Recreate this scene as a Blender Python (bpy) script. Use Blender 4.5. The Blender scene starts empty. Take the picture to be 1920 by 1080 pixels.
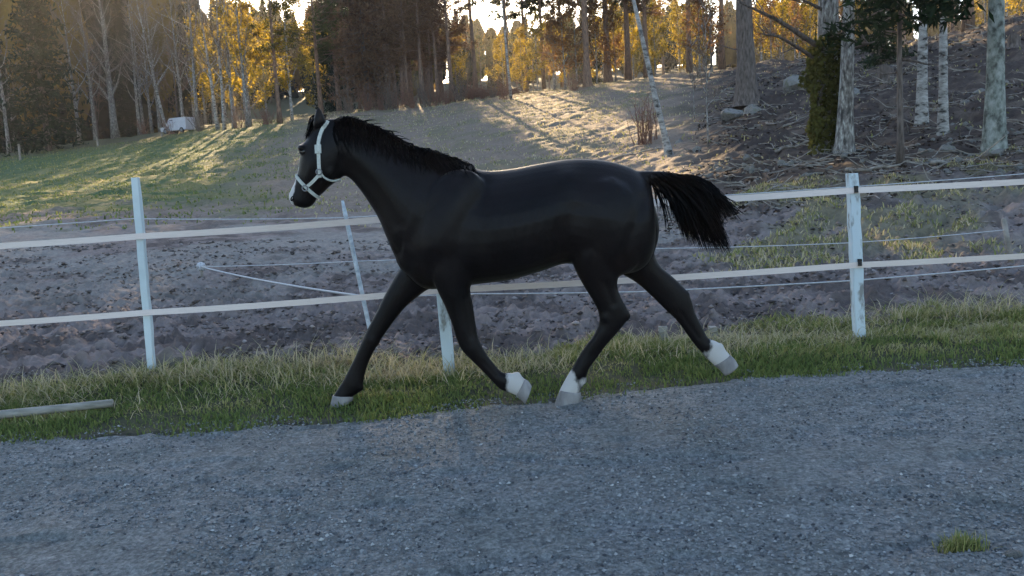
import bpy, math, numpy as np
from mathutils import Vector, Matrix
from mathutils.bvhtree import BVHTree

# ------------------------------------------------------------------ camera
sc = bpy.context.scene
COL = sc.collection
F = 1600.0                                   # focal length in pixels of a 1920 wide frame
CAM = np.array([0.0, 0.0, 1.5])
PITCH, ROLL = math.atan(206 / F), math.radians(3.3)
_R0 = np.array([1.0, 0, 0]); _U0 = np.array([0, math.sin(PITCH), math.cos(PITCH)])
_FW = np.array([0, math.cos(PITCH), -math.sin(PITCH)])
_RC = math.cos(ROLL) * _R0 - math.sin(ROLL) * _U0
_UC = math.sin(ROLL) * _R0 + math.cos(ROLL) * _U0
cam_d = bpy.data.cameras.new('camera'); cam_d.sensor_width = 36; cam_d.lens = 36 * F / 1920
cam_d.clip_start = 0.05; cam_d.clip_end = 5000
cam = bpy.data.objects.new('camera', cam_d); COL.objects.link(cam)
M = Matrix.Identity(4)
for i in range(3):
    M[i][0] = _RC[i]; M[i][1] = _UC[i]; M[i][2] = -_FW[i]; M[i][3] = CAM[i]
cam.matrix_world = M
sc.camera = cam

# ------------------------------------------------------------------ sky, sun, exposure
SUN_EL, SUN_AZ = math.radians(17.0), math.radians(-7.0)      # azimuth from +Y towards +X
world = bpy.data.worlds.new('World'); sc.world = world; world.use_nodes = True
wn = world.node_tree.nodes; wl = world.node_tree.links
sky = wn.new('ShaderNodeTexSky'); sky.sky_type = 'NISHITA'; sky.sun_disc = False
sky.sun_elevation = SUN_EL; sky.sun_rotation = SUN_AZ
sky.air_density = 1.0; sky.dust_density = 1.0; sky.ozone_density = 1.3
bg = wn['Background']; bg.inputs['Strength'].default_value = 0.10
wl.new(sky.outputs[0], bg.inputs['Color'])
sun_d = bpy.data.lights.new('sun', 'SUN'); sun_d.energy = 5.0; sun_d.angle = math.radians(0.5)
sun_d.color = (1.0, 0.72, 0.40)
sun = bpy.data.objects.new('sun', sun_d); COL.objects.link(sun)
SUN_DIR = Vector((math.sin(SUN_AZ) * math.cos(SUN_EL), math.cos(SUN_AZ) * math.cos(SUN_EL), math.sin(SUN_EL)))
sun.rotation_euler = SUN_DIR.to_track_quat('Z', 'Y').to_euler()
sun.location = (-10, 80, 40)
vs = sc.view_settings
vs.view_transform = 'Standard'; vs.look = 'None'; vs.exposure = 2.4; vs.gamma = 1.0; vs.use_curve_mapping = False
sc.cycles.use_denoising = True
try: sc.cycles.denoiser = 'OPENIMAGEDENOISE'
except Exception: pass
sc.cycles.max_bounces = 6; sc.cycles.diffuse_bounces = 3; sc.cycles.glossy_bounces = 2
sc.cycles.transmission_bounces = 3; sc.cycles.transparent_max_bounces = 4
sc.cycles.sample_clamp_indirect = 6.0

# ------------------------------------------------------------------ helpers
def ray(px, py):
    return _FW + _RC * ((px - 960) / F) + _UC * ((540 - py) / F)
def P(px, py, Y):
    d = ray(px, py); return CAM + d * (Y / d[1])
def sstep(a, b, x):
    t = np.clip((x - a) / (b - a), 0, 1); return t * t * (3 - 2 * t)
def _hash(ix, iy, s):
    h = (ix.astype(np.int64) * 374761393 + iy.astype(np.int64) * 668265263 + s * 1442695041) & 0xffffffff
    h = ((h ^ (h >> 13)) * 1274126177) & 0xffffffff
    return ((h ^ (h >> 16)) & 0xffff) / 65535.0
def vnoise(x, y, s=0):
    x = np.asarray(x, float); y = np.asarray(y, float)
    ix = np.floor(x); iy = np.floor(y); fx = x - ix; fy = y - iy
    fx = fx * fx * fx * (fx * (fx * 6 - 15) + 10); fy = fy * fy * fy * (fy * (fy * 6 - 15) + 10)
    a = _hash(ix, iy, s); b = _hash(ix + 1, iy, s); c = _hash(ix, iy + 1, s); d = _hash(ix + 1, iy + 1, s)
    return (a + (b - a) * fx) * (1 - fy) + (c + (d - c) * fx) * fy
def fbm(x, y, s=0, o=4):
    v = 0; a = 0.5; t = 0
    for k in range(o):
        v = v + a * vnoise(x * 2 ** k + 17.3 * k, y * 2 ** k - 9.1 * k, s + k); t += a; a *= 0.5
    return v / t

def make_mesh(name, V, faces, smooth=False, attrs=None, mats=None, mat_idx=None):
    me = bpy.data.meshes.new(name)
    V = np.asarray(V, np.float32)
    faces = [np.asarray(f, np.int32) for f in faces if len(f)]
    me.vertices.add(len(V)); me.vertices.foreach_set('co', V.ravel())
    loops = np.concatenate([f.ravel() for f in faces])
    tot = np.concatenate([np.full(len(f), f.shape[1], np.int32) for f in faces])
    start = np.concatenate([[0], np.cumsum(tot)[:-1]]).astype(np.int32)
    me.loops.add(len(loops)); me.loops.foreach_set('vertex_index', loops)
    me.polygons.add(len(tot)); me.polygons.foreach_set('loop_start', start)
    me.polygons.foreach_set('use_smooth', np.full(len(tot), bool(smooth)))
    if mat_idx is not None: me.polygons.foreach_set('material_index', np.asarray(mat_idx, np.int32))
    me.update(calc_edges=True)
    for k, a in (attrs or {}).items():
        a = np.asarray(a, np.float32)
        if a.ndim == 1:
            at = me.attributes.new(k, 'FLOAT', 'POINT'); at.data.foreach_set('value', a)
        else:
            at = me.attributes.new(k, 'FLOAT_COLOR', 'POINT')
            at.data.foreach_set('color', np.concatenate([a, np.ones((len(a), 1), np.float32)], 1).ravel())
    for m in (mats or []): me.materials.append(m)
    return me

class MB:
    """collects vertex and face arrays"""
    def __init__(s): s.v = []; s.f = []; s.t = []; s.n = 0
    def add(s, V, *faces, tint=0.5):
        V = np.asarray(V, float).reshape(-1, 3); s.v.append(V)
        for f in faces: s.f.append(np.asarray(f, np.int32) + s.n)
        s.t.append(np.broadcast_to(np.asarray(tint, float), (len(V),))); s.n += len(V)
    def tube(s, path, rad, sides=6, tint=0.5, cap=True):
        path = np.asarray(path, float); n = len(path); rad = np.broadcast_to(np.asarray(rad, float), (n,))
        t = np.gradient(path, axis=0); t /= np.linalg.norm(t, axis=1)[:, None] + 1e-9
        ref = np.array([0, 0, 1.0]) if abs(t[:, 2]).mean() < 0.8 else np.array([1.0, 0, 0])
        a = np.cross(t, ref); a /= np.linalg.norm(a, axis=1)[:, None] + 1e-9; b = np.cross(t, a)
        g = np.arange(sides) * 2 * math.pi / sides
        V = path[:, None] + rad[:, None, None] * (np.cos(g)[None, :, None] * a[:, None] + np.sin(g)[None, :, None] * b[:, None])
        i = np.arange(n - 1)[:, None] * sides; j = np.arange(sides)[None]; k = (j + 1) % sides
        q = np.stack([i + j, i + k, i + sides + k, i + sides + j], -1).reshape(-1, 4)
        fs = [q]
        if cap and sides > 3:
            fs.append(np.arange(sides)[::-1][None]); fs.append((np.arange(sides) + (n - 1) * sides)[None])
        s.add(V.reshape(-1, 3), *fs, tint=tint)
    def box(s, c, size, rot=None, tint=0.5):
        c = np.asarray(c, float); h = np.asarray(size, float) / 2
        V = np.array([[x, y, z] for x in (-1, 1) for y in (-1, 1) for z in (-1, 1)], float) * h
        if rot is not None: V = V @ np.asarray(rot, float).T
        s.add(V + c, [[0, 1, 3, 2], [4, 6, 7, 5], [0, 4, 5, 1], [2, 3, 7, 6], [0, 2, 6, 4], [1, 5, 7, 3]], tint=tint)
    def mesh(s, name, mats, smooth=False, mi=None):
        V = np.concatenate(s.v)
        fs = {}
        for f in s.f: fs.setdefault(f.shape[1], []).append(f)
        return make_mesh(name, V, [np.concatenate(x) for x in fs.values()], smooth, {'tint': np.concatenate(s.t)}, mats, mi)

def link(name, me, parent=None, loc=(0, 0, 0), rz=0.0, scale=None):
    o = bpy.data.objects.new(name, me); COL.objects.link(o)
    o.location = loc; o.rotation_euler = (0, 0, rz)
    if scale is not None: o.scale = (scale, scale, scale) if np.isscalar(scale) else scale
    if parent is not None: o.parent = parent
    return o
def tag(o, label=None, cat=None, group=None, kind=None):
    if label: o['label'] = label
    if cat: o['category'] = cat
    if group: o['group'] = group
    if kind: o['kind'] = kind
    return o

# ------------------------------------------------------------------ materials
def mat(name, rough=0.8, spec=0.2):
    m = bpy.data.materials.new(name); m.use_nodes = True
    b = m.node_tree.nodes['Principled BSDF']
    b.inputs['Roughness'].default_value = rough; b.inputs['Specular IOR Level'].default_value = spec
    return m, m.node_tree.nodes, m.node_tree.links, b
def ramp(n, stops):
    r = n.new('ShaderNodeValToRGB'); e = r.color_ramp.elements
    while len(e) < len(stops): e.new(0.5)
    for x, (p, c) in zip(e, stops): x.position = p; x.color = (*c, 1)
    return r
def noise(n, l, scale, detail=4, coord='Object', stretch=None, rough=0.6):
    t = n.new('ShaderNodeTexCoord'); x = n.new('ShaderNodeTexNoise')
    x.inputs['Scale'].default_value = scale; x.inputs['Detail'].default_value = detail; x.inputs['Roughness'].default_value = rough
    if stretch:
        mp = n.new('ShaderNodeMapping'); mp.inputs['Scale'].default_value = stretch
        l.new(t.outputs[coord], mp.inputs[0]); l.new(mp.outputs[0], x.inputs['Vector'])
    else: l.new(t.outputs[coord], x.inputs['Vector'])
    return x
def bump(n, l, b, src, strength, dist):
    k = n.new('ShaderNodeBump'); k.inputs['Strength'].default_value = strength; k.inputs['Distance'].default_value = dist
    l.new(src, k.inputs['Height']); l.new(k.outputs[0], b.inputs['Normal'])
def noisy(name, c1, c2, scale=6, rough=0.85, bs=0.3, bd=0.01, stretch=None, spec=0.2, lo=0.3, hi=0.7, c3=None):
    m, n, l, b = mat(name, rough, spec)
    x = noise(n, l, scale, 5, stretch=stretch)
    st = [(lo, c1), (hi, c2)] if c3 is None else [(lo, c1), ((lo + hi) / 2, c2), (hi, c3)]
    r = ramp(n, st)
    l.new(x.outputs['Fac'], r.inputs[0]); l.new(r.outputs[0], b.inputs['Base Color'])
    if bs: bump(n, l, b, x.outputs['Fac'], bs, bd)
    return m
def leafmat(name, stops, trans=0.5, varied=0.35):
    m = bpy.data.materials.new(name); m.use_nodes = True
    n, l = m.node_tree.nodes, m.node_tree.links; n.remove(n['Principled BSDF'])
    at = n.new('ShaderNodeAttribute'); at.attribute_name = 'tint'
    oi = n.new('ShaderNodeObjectInfo'); ma = n.new('ShaderNodeMath'); ma.operation = 'MULTIPLY_ADD'
    ma.inputs[1].default_value = varied; l.new(oi.outputs['Random'], ma.inputs[0])
    m2 = n.new('ShaderNodeMath'); m2.operation = 'SUBTRACT'; m2.inputs[1].default_value = varied / 2
    l.new(at.outputs['Fac'], m2.inputs[0]); l.new(m2.outputs[0], ma.inputs[2])
    r = ramp(n, stops); l.new(ma.outputs[0], r.inputs[0])
    d = n.new('ShaderNodeBsdfDiffuse'); t = n.new('ShaderNodeBsdfTranslucent'); mx = n.new('ShaderNodeMixShader')
    mx.inputs[0].default_value = trans
    l.new(r.outputs[0], d.inputs[0]); l.new(r.outputs[0], t.inputs[0])
    l.new(d.outputs[0], mx.inputs[1]); l.new(t.outputs[0], mx.inputs[2]); l.new(mx.outputs[0], n['Material Output'].inputs[0])
    return m
def tintmat(name, stops, rough=0.85, spec=0.2):
    m, n, l, b = mat(name, rough, spec)
    at = n.new('ShaderNodeAttribute'); at.attribute_name = 'tint'
    r = ramp(n, stops); l.new(at.outputs['Fac'], r.inputs[0]); l.new(r.outputs[0], b.inputs['Base Color'])
    return m

MAT = {}
def ground_mat():
    m, n, l, b = mat('earth', 0.95, 0.1)
    at = n.new('ShaderNodeAttribute'); at.attribute_name = 'albedo'
    x = noise(n, l, 9.0, 8, rough=0.7)
    y = noise(n, l, 60.0, 3, rough=0.6)
    r = ramp(n, [(0.25, (0.62, 0.62, 0.62)), (0.75, (1.38, 1.36, 1.32))]); l.new(x.outputs['Fac'], r.inputs[0])
    mx = n.new('ShaderNodeMix'); mx.data_type = 'RGBA'; mx.blend_type = 'MULTIPLY'; mx.inputs['Factor'].default_value = 1
    l.new(at.outputs['Color'], mx.inputs['A']); l.new(r.outputs[0], mx.inputs['B'])
    l.new(mx.outputs['Result'], b.inputs['Base Color'])
    ad = n.new('ShaderNodeMath'); ad.operation = 'ADD'; l.new(x.outputs['Fac'], ad.inputs[0]); l.new(y.outputs['Fac'], ad.inputs[1])
    bump(n, l, b, ad.outputs[0], 0.5, 0.03)
    return m
MAT['earth'] = ground_mat()
def gravel_mat():
    m, n, l, b = mat('gravel_fines', 0.95, 0.1)
    x = noise(n, l, 42, 6, rough=0.75); y = noise(n, l, 1.6, 5, rough=0.65); z = noise(n, l, 9, 4, rough=0.7)
    r = ramp(n, [(0.30, (0.060, 0.062, 0.064)), (0.5, (0.150, 0.156, 0.158)), (0.70, (0.29, 0.30, 0.30))]); l.new(x.outputs['Fac'], r.inputs[0])
    r2 = ramp(n, [(0.36, (0.84, 0.85, 0.82)), (0.62, (1.08, 1.07, 1.06))]); l.new(y.outputs['Fac'], r2.inputs[0])
    r3 = ramp(n, [(0.30, (0.70, 0.70, 0.70)), (0.55, (1.05, 1.05, 1.04))]); l.new(z.outputs['Fac'], r3.inputs[0])
    m1 = n.new('ShaderNodeMix'); m1.data_type = 'RGBA'; m1.blend_type = 'MULTIPLY'; m1.inputs['Factor'].default_value = 1; l.new(r.outputs[0], m1.inputs['A']); l.new(r2.outputs[0], m1.inputs['B'])
    m2 = n.new('ShaderNodeMix'); m2.data_type = 'RGBA'; m2.blend_type = 'MULTIPLY'; m2.inputs['Factor'].default_value = 1; l.new(m1.outputs['Result'], m2.inputs['A']); l.new(r3.outputs[0], m2.inputs['B'])
    l.new(m2.outputs['Result'], b.inputs['Base Color']); bump(n, l, b, x.outputs['Fac'], 0.8, 0.02)
    return m
MAT['gravel'] = gravel_mat()
MAT['pebble'] = tintmat('pebble', [(0.0, (0.04, 0.042, 0.048)), (0.5, (0.17, 0.176, 0.178)), (0.85, (0.25, 0.255, 0.255)), (1.0, (0.36, 0.36, 0.35))], 0.8)
MAT['clod'] = tintmat('mud_clod', [(0.0, (0.035, 0.029, 0.027)), (0.5, (0.14, 0.115, 0.108)), (1.0, (0.30, 0.26, 0.245))], 0.95, 0.1)
MAT['rock'] = noisy('rock', (0.06, 0.056, 0.052), (0.18, 0.172, 0.165), 3, 0.95, 0.8, 0.08, c3=(0.13, 0.13, 0.09))
MAT['bark'] = noisy('bark', (0.035, 0.028, 0.025), (0.16, 0.13, 0.115), 5, 0.95, 0.8, 0.03, stretch=(3, 3, 0.6))
MAT['greybark'] = noisy('grey_bark', (0.045, 0.042, 0.040), (0.17, 0.155, 0.145), 5, 0.95, 1.0, 0.05, stretch=(3, 3, 0.9), c3=(0.40, 0.40, 0.37), lo=.35, hi=.68)
MAT['pinebark'] = noisy('pine_bark', (0.06, 0.045, 0.038), (0.26, 0.16, 0.11), 4, 0.95, 0.8, 0.03, stretch=(3, 3, 0.7))
MAT['twig'] = noisy('twig', (0.07, 0.055, 0.045), (0.17, 0.13, 0.105), 8, 0.9, 0)
MAT['redtwig'] = noisy('red_twig', (0.10, 0.055, 0.04), (0.20, 0.11, 0.08), 8, 0.9, 0)
def birch_mat():
    m, n, l, b = mat('birch_bark', 0.8, 0.2)
    x = noise(n, l, 2.2, 4, stretch=(1.2, 1.2, 2.4), rough=0.7); y = noise(n, l, 7.0, 4, stretch=(0.7, 0.7, 2.2))
    ad = n.new('ShaderNodeMath'); ad.operation = 'MULTIPLY_ADD'; ad.inputs[1].default_value = 0.6
    l.new(y.outputs['Fac'], ad.inputs[0]); l.new(x.outputs['Fac'], ad.inputs[2])
    r = ramp(n, [(0.66, (0.03, 0.028, 0.026)), (0.77, (0.21, 0.20, 0.19)), (0.97, (0.36, 0.35, 0.335))]); l.new(ad.outputs[0], r.inputs[0])
    l.new(r.outputs[0], b.inputs['Base Color']); bump(n, l, b, ad.outputs[0], 0.5, 0.02)
    return m
MAT['birch'] = birch_mat()
MAT['aspen'] = noisy('aspen_bark', (0.06, 0.062, 0.056), (0.17, 0.185, 0.165), 5, 0.9, 0.8, 0.03, c3=(0.27, 0.28, 0.265), stretch=(1.5, 1.5, 1.0), lo=.36, hi=.66)
MAT['needle'] = leafmat('pine_needles', [(0, (0.022, 0.028, 0.012)), (1, (0.10, 0.10, 0.035))], 0.45)
MAT['spruce'] = leafmat('spruce_needles', [(0, (0.008, 0.014, 0.009)), (1, (0.030, 0.045, 0.020))], 0.15)
MAT['redneedle'] = leafmat('bronze_needles', [(0, (0.07, 0.040, 0.028)), (1, (0.21, 0.125, 0.07))], 0.5)
MAT['leaf'] = leafmat('spring_leaves', [(0, (0.10, 0.09, 0.015)), (0.6, (0.28, 0.20, 0.025)), (1, (0.42, 0.29, 0.04))], 0.6)
MAT['farleaf'] = leafmat('far_foliage', [(0, (0.010, 0.014, 0.008)), (0.35, (0.028, 0.028, 0.014)), (0.65, (0.16, 0.105, 0.026)), (1, (0.30, 0.19, 0.035))], 0.55, 0)
MAT['brownleaf'] = leafmat('dry_leaves', [(0, (0.09, 0.046, 0.021)), (1, (0.26, 0.145, 0.065))], 0.45)
MAT['litter'] = leafmat('leaf_litter', [(0, (0.02, 0.015, 0.013)), (0.6, (0.08, 0.06, 0.05)), (1, (0.26, 0.22, 0.19))], 0.1, 0)
MAT['ivy'] = leafmat('ivy_leaves', [(0, (0.012, 0.014, 0.006)), (1, (0.10, 0.095, 0.03))], 0.3)
MAT['grass'] = leafmat('verge_grass', [(0, (0.042, 0.068, 0.024)), (0.42, (0.14, 0.175, 0.055)), (0.68, (0.27, 0.255, 0.10)), (1, (0.46, 0.39, 0.26))], 0.3, 0)
MAT['paint'] = noisy('weathered_white_paint', (0.20, 0.20, 0.19), (0.44, 0.50, 0.53), 7, 0.7, 0.3, 0.004, stretch=(2, 2, 0.7), lo=0.36, hi=0.46)
MAT['plastic'] = noisy('white_plastic', (0.40, 0.46, 0.48), (0.50, 0.56, 0.58), 3, 0.55, 0.05, 0.002)
MAT['stake'] = noisy('stake_plastic', (0.22, 0.25, 0.28), (0.52, 0.56, 0.60), 14, 0.6, 0.05, 0.002, stretch=(1, 1, 1.5))
MAT['tape'] = noisy('woven_tape', (0.54, 0.455, 0.42), (0.63, 0.54, 0.50), 30, 0.8, 0.1, 0.002, stretch=(0.3, 1, 6))
MAT['rope'] = noisy('white_rope', (0.34, 0.34, 0.36), (0.48, 0.48, 0.5), 40, 0.8, 0.0)
MAT['black'] = noisy('black_plastic', (0.012, 0.012, 0.013), (0.025, 0.025, 0.027), 20, 0.5, 0)
MAT['timber'] = noisy('grey_timber', (0.14, 0.13, 0.11), (0.30, 0.28, 0.25), 9, 0.85, 0.3, 0.005, stretch=(0.4, 3, 3))
MAT['deadwood'] = noisy('deadwood', (0.10, 0.085, 0.07), (0.30, 0.27, 0.24), 6, 0.9, 0.3, 0.01)
MAT['white'] = noisy('white_car_paint', (0.34, 0.34, 0.38), (0.42, 0.42, 0.46), 2, 0.4, 0)
MAT['glass'] = noisy('dark_window_glass', (0.02, 0.025, 0.04), (0.03, 0.04, 0.06), 2, 0.1, 0, spec=0.5)
MAT['hoof'] = noisy('hoof_horn', (0.12, 0.11, 0.11), (0.26, 0.245, 0.24), 14, 0.6, 0.2, 0.003, stretch=(1, 1, 0.3))
MAT['hair'] = tintmat('black_horse_hair', [(0, (0.0012, 0.0011, 0.0015)), (0.85, (0.003, 0.0025, 0.003)), (1, (0.008, 0.006, 0.006))], 0.7, 0.06)
MAT['halter'] = noisy('pale_green_webbing', (0.33, 0.345, 0.315), (0.46, 0.475, 0.44), 60, 0.8, 0.3, 0.002)
MAT['metal'] = noisy('dull_metal', (0.10, 0.10, 0.11), (0.2, 0.2, 0.21), 20, 0.4, 0)
MAT['eye'] = noisy('dark_eye', (0.006, 0.004, 0.004), (0.012, 0.008, 0.006), 10, 0.08, 0, spec=0.6)
def coat_mat():
    m, n, l, b = mat('black_coat', 0.45, 0.13)
    at = n.new('ShaderNodeAttribute'); at.attribute_name = 'white'
    x = noise(n, l, 90, 3, stretch=(1, 1, 0.4)); y = noise(n, l, 2.2, 3)
    r = ramp(n, [(0.3, (0.0022, 0.0016, 0.002)), (0.7, (0.0065, 0.0045, 0.005))]); l.new(y.outputs['Fac'], r.inputs[0])
    ma = n.new('ShaderNodeMath'); ma.operation = 'MULTIPLY_ADD'; ma.inputs[1].default_value = 0.5; l.new(x.outputs['Fac'], ma.inputs[0]); l.new(at.outputs['Fac'], ma.inputs[2])
    rr = ramp(n, [(0.52, (0, 0, 0)), (0.95, (1, 1, 1))]); l.new(ma.outputs[0], rr.inputs[0])
    mx = n.new('ShaderNodeMix'); mx.data_type = 'RGBA'; l.new(rr.outputs[0], mx.inputs['Factor'])
    l.new(r.outputs[0], mx.inputs['A']); mx.inputs['B'].default_value = (0.40, 0.375, 0.36, 1)
    l.new(mx.outputs['Result'], b.inputs['Base Color'])
    b.inputs['Sheen Weight'].default_value = 0.03; b.inputs['Sheen Roughness'].default_value = 0.4
    bump(n, l, b, x.outputs['Fac'], 0.25, 0.006)
    return m
MAT['coat'] = coat_mat()

# ------------------------------------------------------------------ terrain height
# columns: horizontal place in view; per column (distance, row in view) pairs that fix the slope of the hill
def hor(px): return 334 + (960 - px) * math.tan(ROLL)
TAB = {
    0:    [(20, 445), (28, 410), (40, 372), (55, 340), (75, 312), (95, 292)],
    250:  [(20, 440), (28, 398), (40, 355), (55, 318), (75, 285), (98, 258)],
    500:  [(20, 440), (28, 393), (40, 338), (55, 290), (75, 238), (90, 226)],
    750:  [(20, 442), (28, 386), (40, 322), (57, 258), (84, 203)],
    960:  [(20, 438), (28, 375), (40, 300), (57, 230), (84, 182)],
    1150: [(20, 420), (28, 350), (40, 277), (57, 206), (84, 158)],
    1300: [(18, 398), (25, 332), (35, 265), (50, 195), (78, 140)],
    1450: [(16, 390), (22, 320), (30, 254), (43, 176), (66, 118)],
    1600: [(15, 385), (20, 315), (27, 245), (38, 166), (52, 100)],
    1750: [(15, 375), (20, 300), (27, 225), (37, 142), (48, 75)],
    1920: [(14, 370), (19, 290), (25, 215), (34, 122), (45, 34)],
}
_pxs = np.array(sorted(TAB)); _Ys = np.concatenate([np.linspace(0, 100, 401), np.linspace(105, 1600, 120)])
_Z = np.zeros((len(_pxs), len(_Ys)))
for i, px in enumerate(_pxs):
    ds = [0, 7, 9, 12]; zs = [0, 0, 0.02, 0.10]
    for d, py in TAB[int(px)]:
        ds.append(d); zs.append(1.5 - (py - hor(px)) / F * d)
    e, z = ds[-1], zs[-1]
    ds += [e + 10, e + 25, e + 70, 235, 400, 1600]; zs += [z + 0.7, z + 1.0, z + 5.5, z + 19, z + 24, z + 24]
    zz = np.interp(_Ys[:401], ds, zs)
    k = np.exp(-0.5 * (np.arange(-24, 25) / 9.0) ** 2); k /= k.sum()
    zz = np.convolve(np.pad(zz, 24, mode='edge'), k, 'valid')
    _Z[i] = np.concatenate([zz, np.interp(_Ys[401:], ds, zs)])
def base_h(x, y):
    x = np.asarray(x, float); y = np.asarray(y, float); yy = np.clip(y, 0.5, 1599)
    px = np.clip(960 + F * x / yy, 0, 1920)
    fy = np.interp(yy, _Ys, np.arange(len(_Ys))); iy = np.minimum(fy.astype(int), len(_Ys) - 2); ty = fy - iy
    fx = np.interp(px, _pxs, np.arange(len(_pxs))); ix = np.minimum(fx.astype(int), len(_pxs) - 2); tx = fx - ix
    tx = tx * tx * (3 - 2 * tx) * 0.5 + tx * 0.5
    z = (_Z[ix, iy] * (1 - ty) + _Z[ix, iy + 1] * ty) * (1 - tx) + (_Z[ix + 1, iy] * (1 - ty) + _Z[ix + 1, iy + 1] * ty) * tx
    bank = 0.10 * np.exp(-((x + 2.9) / 1.6) ** 2) * sstep(5.9, 6.9, y) * (1 - sstep(7.2, 9.5, y))
    return z + bank
EX = [-30, -6, -3.3, -1.1, 0, 1.65, 3.5, 30]; EY = [5.3, 5.33, 5.43, 5.50, 5.65, 5.98, 5.93, 6.0]
def edge(x): return np.interp(x, EX, EY)
def pxof(x, y): return 960 + F * x / np.maximum(y, 0.5)
def rough_h(x, y):
    px = pxof(x, y)
    e = y - edge(x)
    mud = sstep(1.1, 1.9, e + 0.4 * vnoise(x * 1.1, y * 1.1, 3)) * (1 - sstep(10, 24, y))
    clod = np.abs(fbm(x * 4.2, y * 4.2, 11, 3) - 0.5) * 2
    clod2 = fbm(x * 9.5, y * 9.5, 21, 3)
    big = fbm(x * 1.1, y * 1.1, 31, 2) - 0.5
    h = mud * ((clod - 0.3) * 0.12 + (clod2 - 0.5) * 0.10 + np.maximum(fbm(x * 14, y * 14, 25, 2) - 0.5, 0) * 0.16 + big * 0.10)
    far = sstep(14, 26, y)
    h = h + far * ((fbm(x * 0.9, y * 0.9, 41, 3) - 0.5) * 0.30 + (fbm(x * 2.6, y * 2.6, 43, 2) - 0.5) * 0.16)
    slope = far * sstep(1260, 1420, px) * (1 - sstep(60, 80, y))
    h = h + slope * ((fbm(x * 0.9, y * 0.9, 51, 4) - 0.5) * 0.4 + (np.abs(fbm(x * 3, y * 3, 57, 3) - 0.5)) * 0.25 + (fbm(x * 8, y * 8, 59, 2) - 0.5) * 0.14)
    hum = sstep(11, 13, y) * (1 - sstep(17, 20, y)) * sstep(1330, 1480, px)
    h = h + hum * (fbm(x * 2.2, y * 2.2, 61, 3) - 0.45) * 0.5
    verge = sstep(0.0, 0.5, e) * (1 - sstep(1.3, 2.2, e))
    h = h + verge * (0.03 + (fbm(x * 2.5, y * 2.5, 71, 2) - 0.5) * 0.06)
    return h
def height(x, y): return base_h(x, y) + rough_h(x, y)
def hz(x, y): return float(height(np.array([x]), np.array([y]))[0])
def hit(px, py, lo=6.0, hi=140.0):
    """where the line of sight through a picture point meets the hillside"""
    ts = np.linspace(lo, hi, 4000); d = ray(px, py); p = CAM[None] + d[None] * (ts / d[1])[:, None]
    b = p[:, 2] < base_h(p[:, 0], p[:, 1])
    i = int(np.argmax(b)) if b.any() else int(np.argmin(np.abs(p[:, 2] - base_h(p[:, 0], p[:, 1]))))
    x, y = p[i, 0], p[i, 1]
    return np.array([x, y, hz(x, y)])
def at_depth(px, Y):
    x = (px - 960) / F * Y; return np.array([x, Y, hz(x, Y)])

# ------------------------------------------------------------------ ground sheet
ang = np.radians(np.concatenate([np.arange(-180, -40, 5), np.arange(-40, -36, 1), np.arange(-36, 36, 0.15), np.arange(36, 40, 1), np.arange(40, 180, 5)]))
rad = np.concatenate([np.linspace(0.4, 5.2, 14), np.arange(5.25, 10, 0.035), np.geomspace(10.05, 46, 400), np.geomspace(46.3, 95, 110), np.geomspace(97, 1500, 44)])
A, Rr = np.meshgrid(ang, rad); gx = (np.sin(A) * Rr).ravel(); gy = (np.cos(A) * Rr).ravel()
gz = height(gx, gy) - 0.06 * (gy < edge(gx) - .1)
na, nr = len(ang), len(rad)
i, j = np.meshgrid(np.arange(nr - 1), np.arange(na), indexing='ij'); k = (j + 1) % na
gf = np.stack([i * na + j, (i + 1) * na + j, (i + 1) * na + k, i * na + k], -1).reshape(-1, 4)
gpx = pxof(gx, gy)
n1 = fbm(gx * 0.5, gy * 0.5, 101, 4); n2 = fbm(gx * 2.0, gy * 2.0, 111, 4); n3 = fbm(gx * 0.13, gy * 0.13, 121, 3)
def mixc(c, d, w): return c * (1 - w[:, None]) + np.array(d)[None] * w[:, None]
alb = np.tile(np.array([0.190, 0.155, 0.146]), (len(gx), 1))
alb = mixc(alb, (0.085, 0.068, 0.064), sstep(0.45, 0.60, n2) * 0.85)
alb = mixc(alb, (0.225, 0.208, 0.192), sstep(9, 14, gy) * (1 - sstep(22, 30, gy)) * sstep(0.35, 0.6, n1) * 0.8)
alb = mixc(alb, (0.190, 0.147, 0.118), sstep(20, 32, gy))
alb = mixc(alb, (0.13, 0.12, 0.07), sstep(26, 40, gy) * sstep(0.5, 0.68, n1) * 0.6)
gm = sstep(24, 34, gy + (n1 - 0.5) * 16) * (1 - sstep(330, 640, gpx + (n3 - 0.5) * 260 + (gy - 60) * -2.2))
alb = mixc(alb, (0.062, 0.095, 0.042), gm)
alb = mixc(alb, (0.17, 0.15, 0.065), gm * sstep(0.48, 0.62, n1) * (1 - sstep(44, 62, gy)) * 0.9)
lit = sstep(14, 20, gy) * sstep(1230, 1400, gpx + (n1 - 0.5) * 120)
alb = mixc(alb, (0.050, 0.038, 0.034), lit)
alb = mixc(alb, (0.11, 0.085, 0.07), lit * sstep(0.5, 0.65, n2) * 0.7)
moss = sstep(10.5, 12.5, gy) * (1 - sstep(17, 21, gy)) * sstep(1300, 1420, gpx) * sstep(0.42, 0.55, n1)
alb = mixc(alb, (0.15, 0.125, 0.065), moss * 0.6)
alb = mixc(alb, (0.10, 0.085, 0.05), sstep(76, 86, gy) * 0.8)
e = gy - edge(gx)
alb = mixc(alb, (0.050, 0.052, 0.032), sstep(-0.4, 0.1, e) * (1 - sstep(1.0, 1.8, e + (n2 - 0.5) * 0.8)))
ground = link('ground', make_mesh('ground', np.stack([gx, gy, gz], 1), [gf], True, {'albedo': alb}, [MAT['earth']]))
tag(ground, 'rough hill pasture rising behind the fence', None, None, 'structure')

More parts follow.
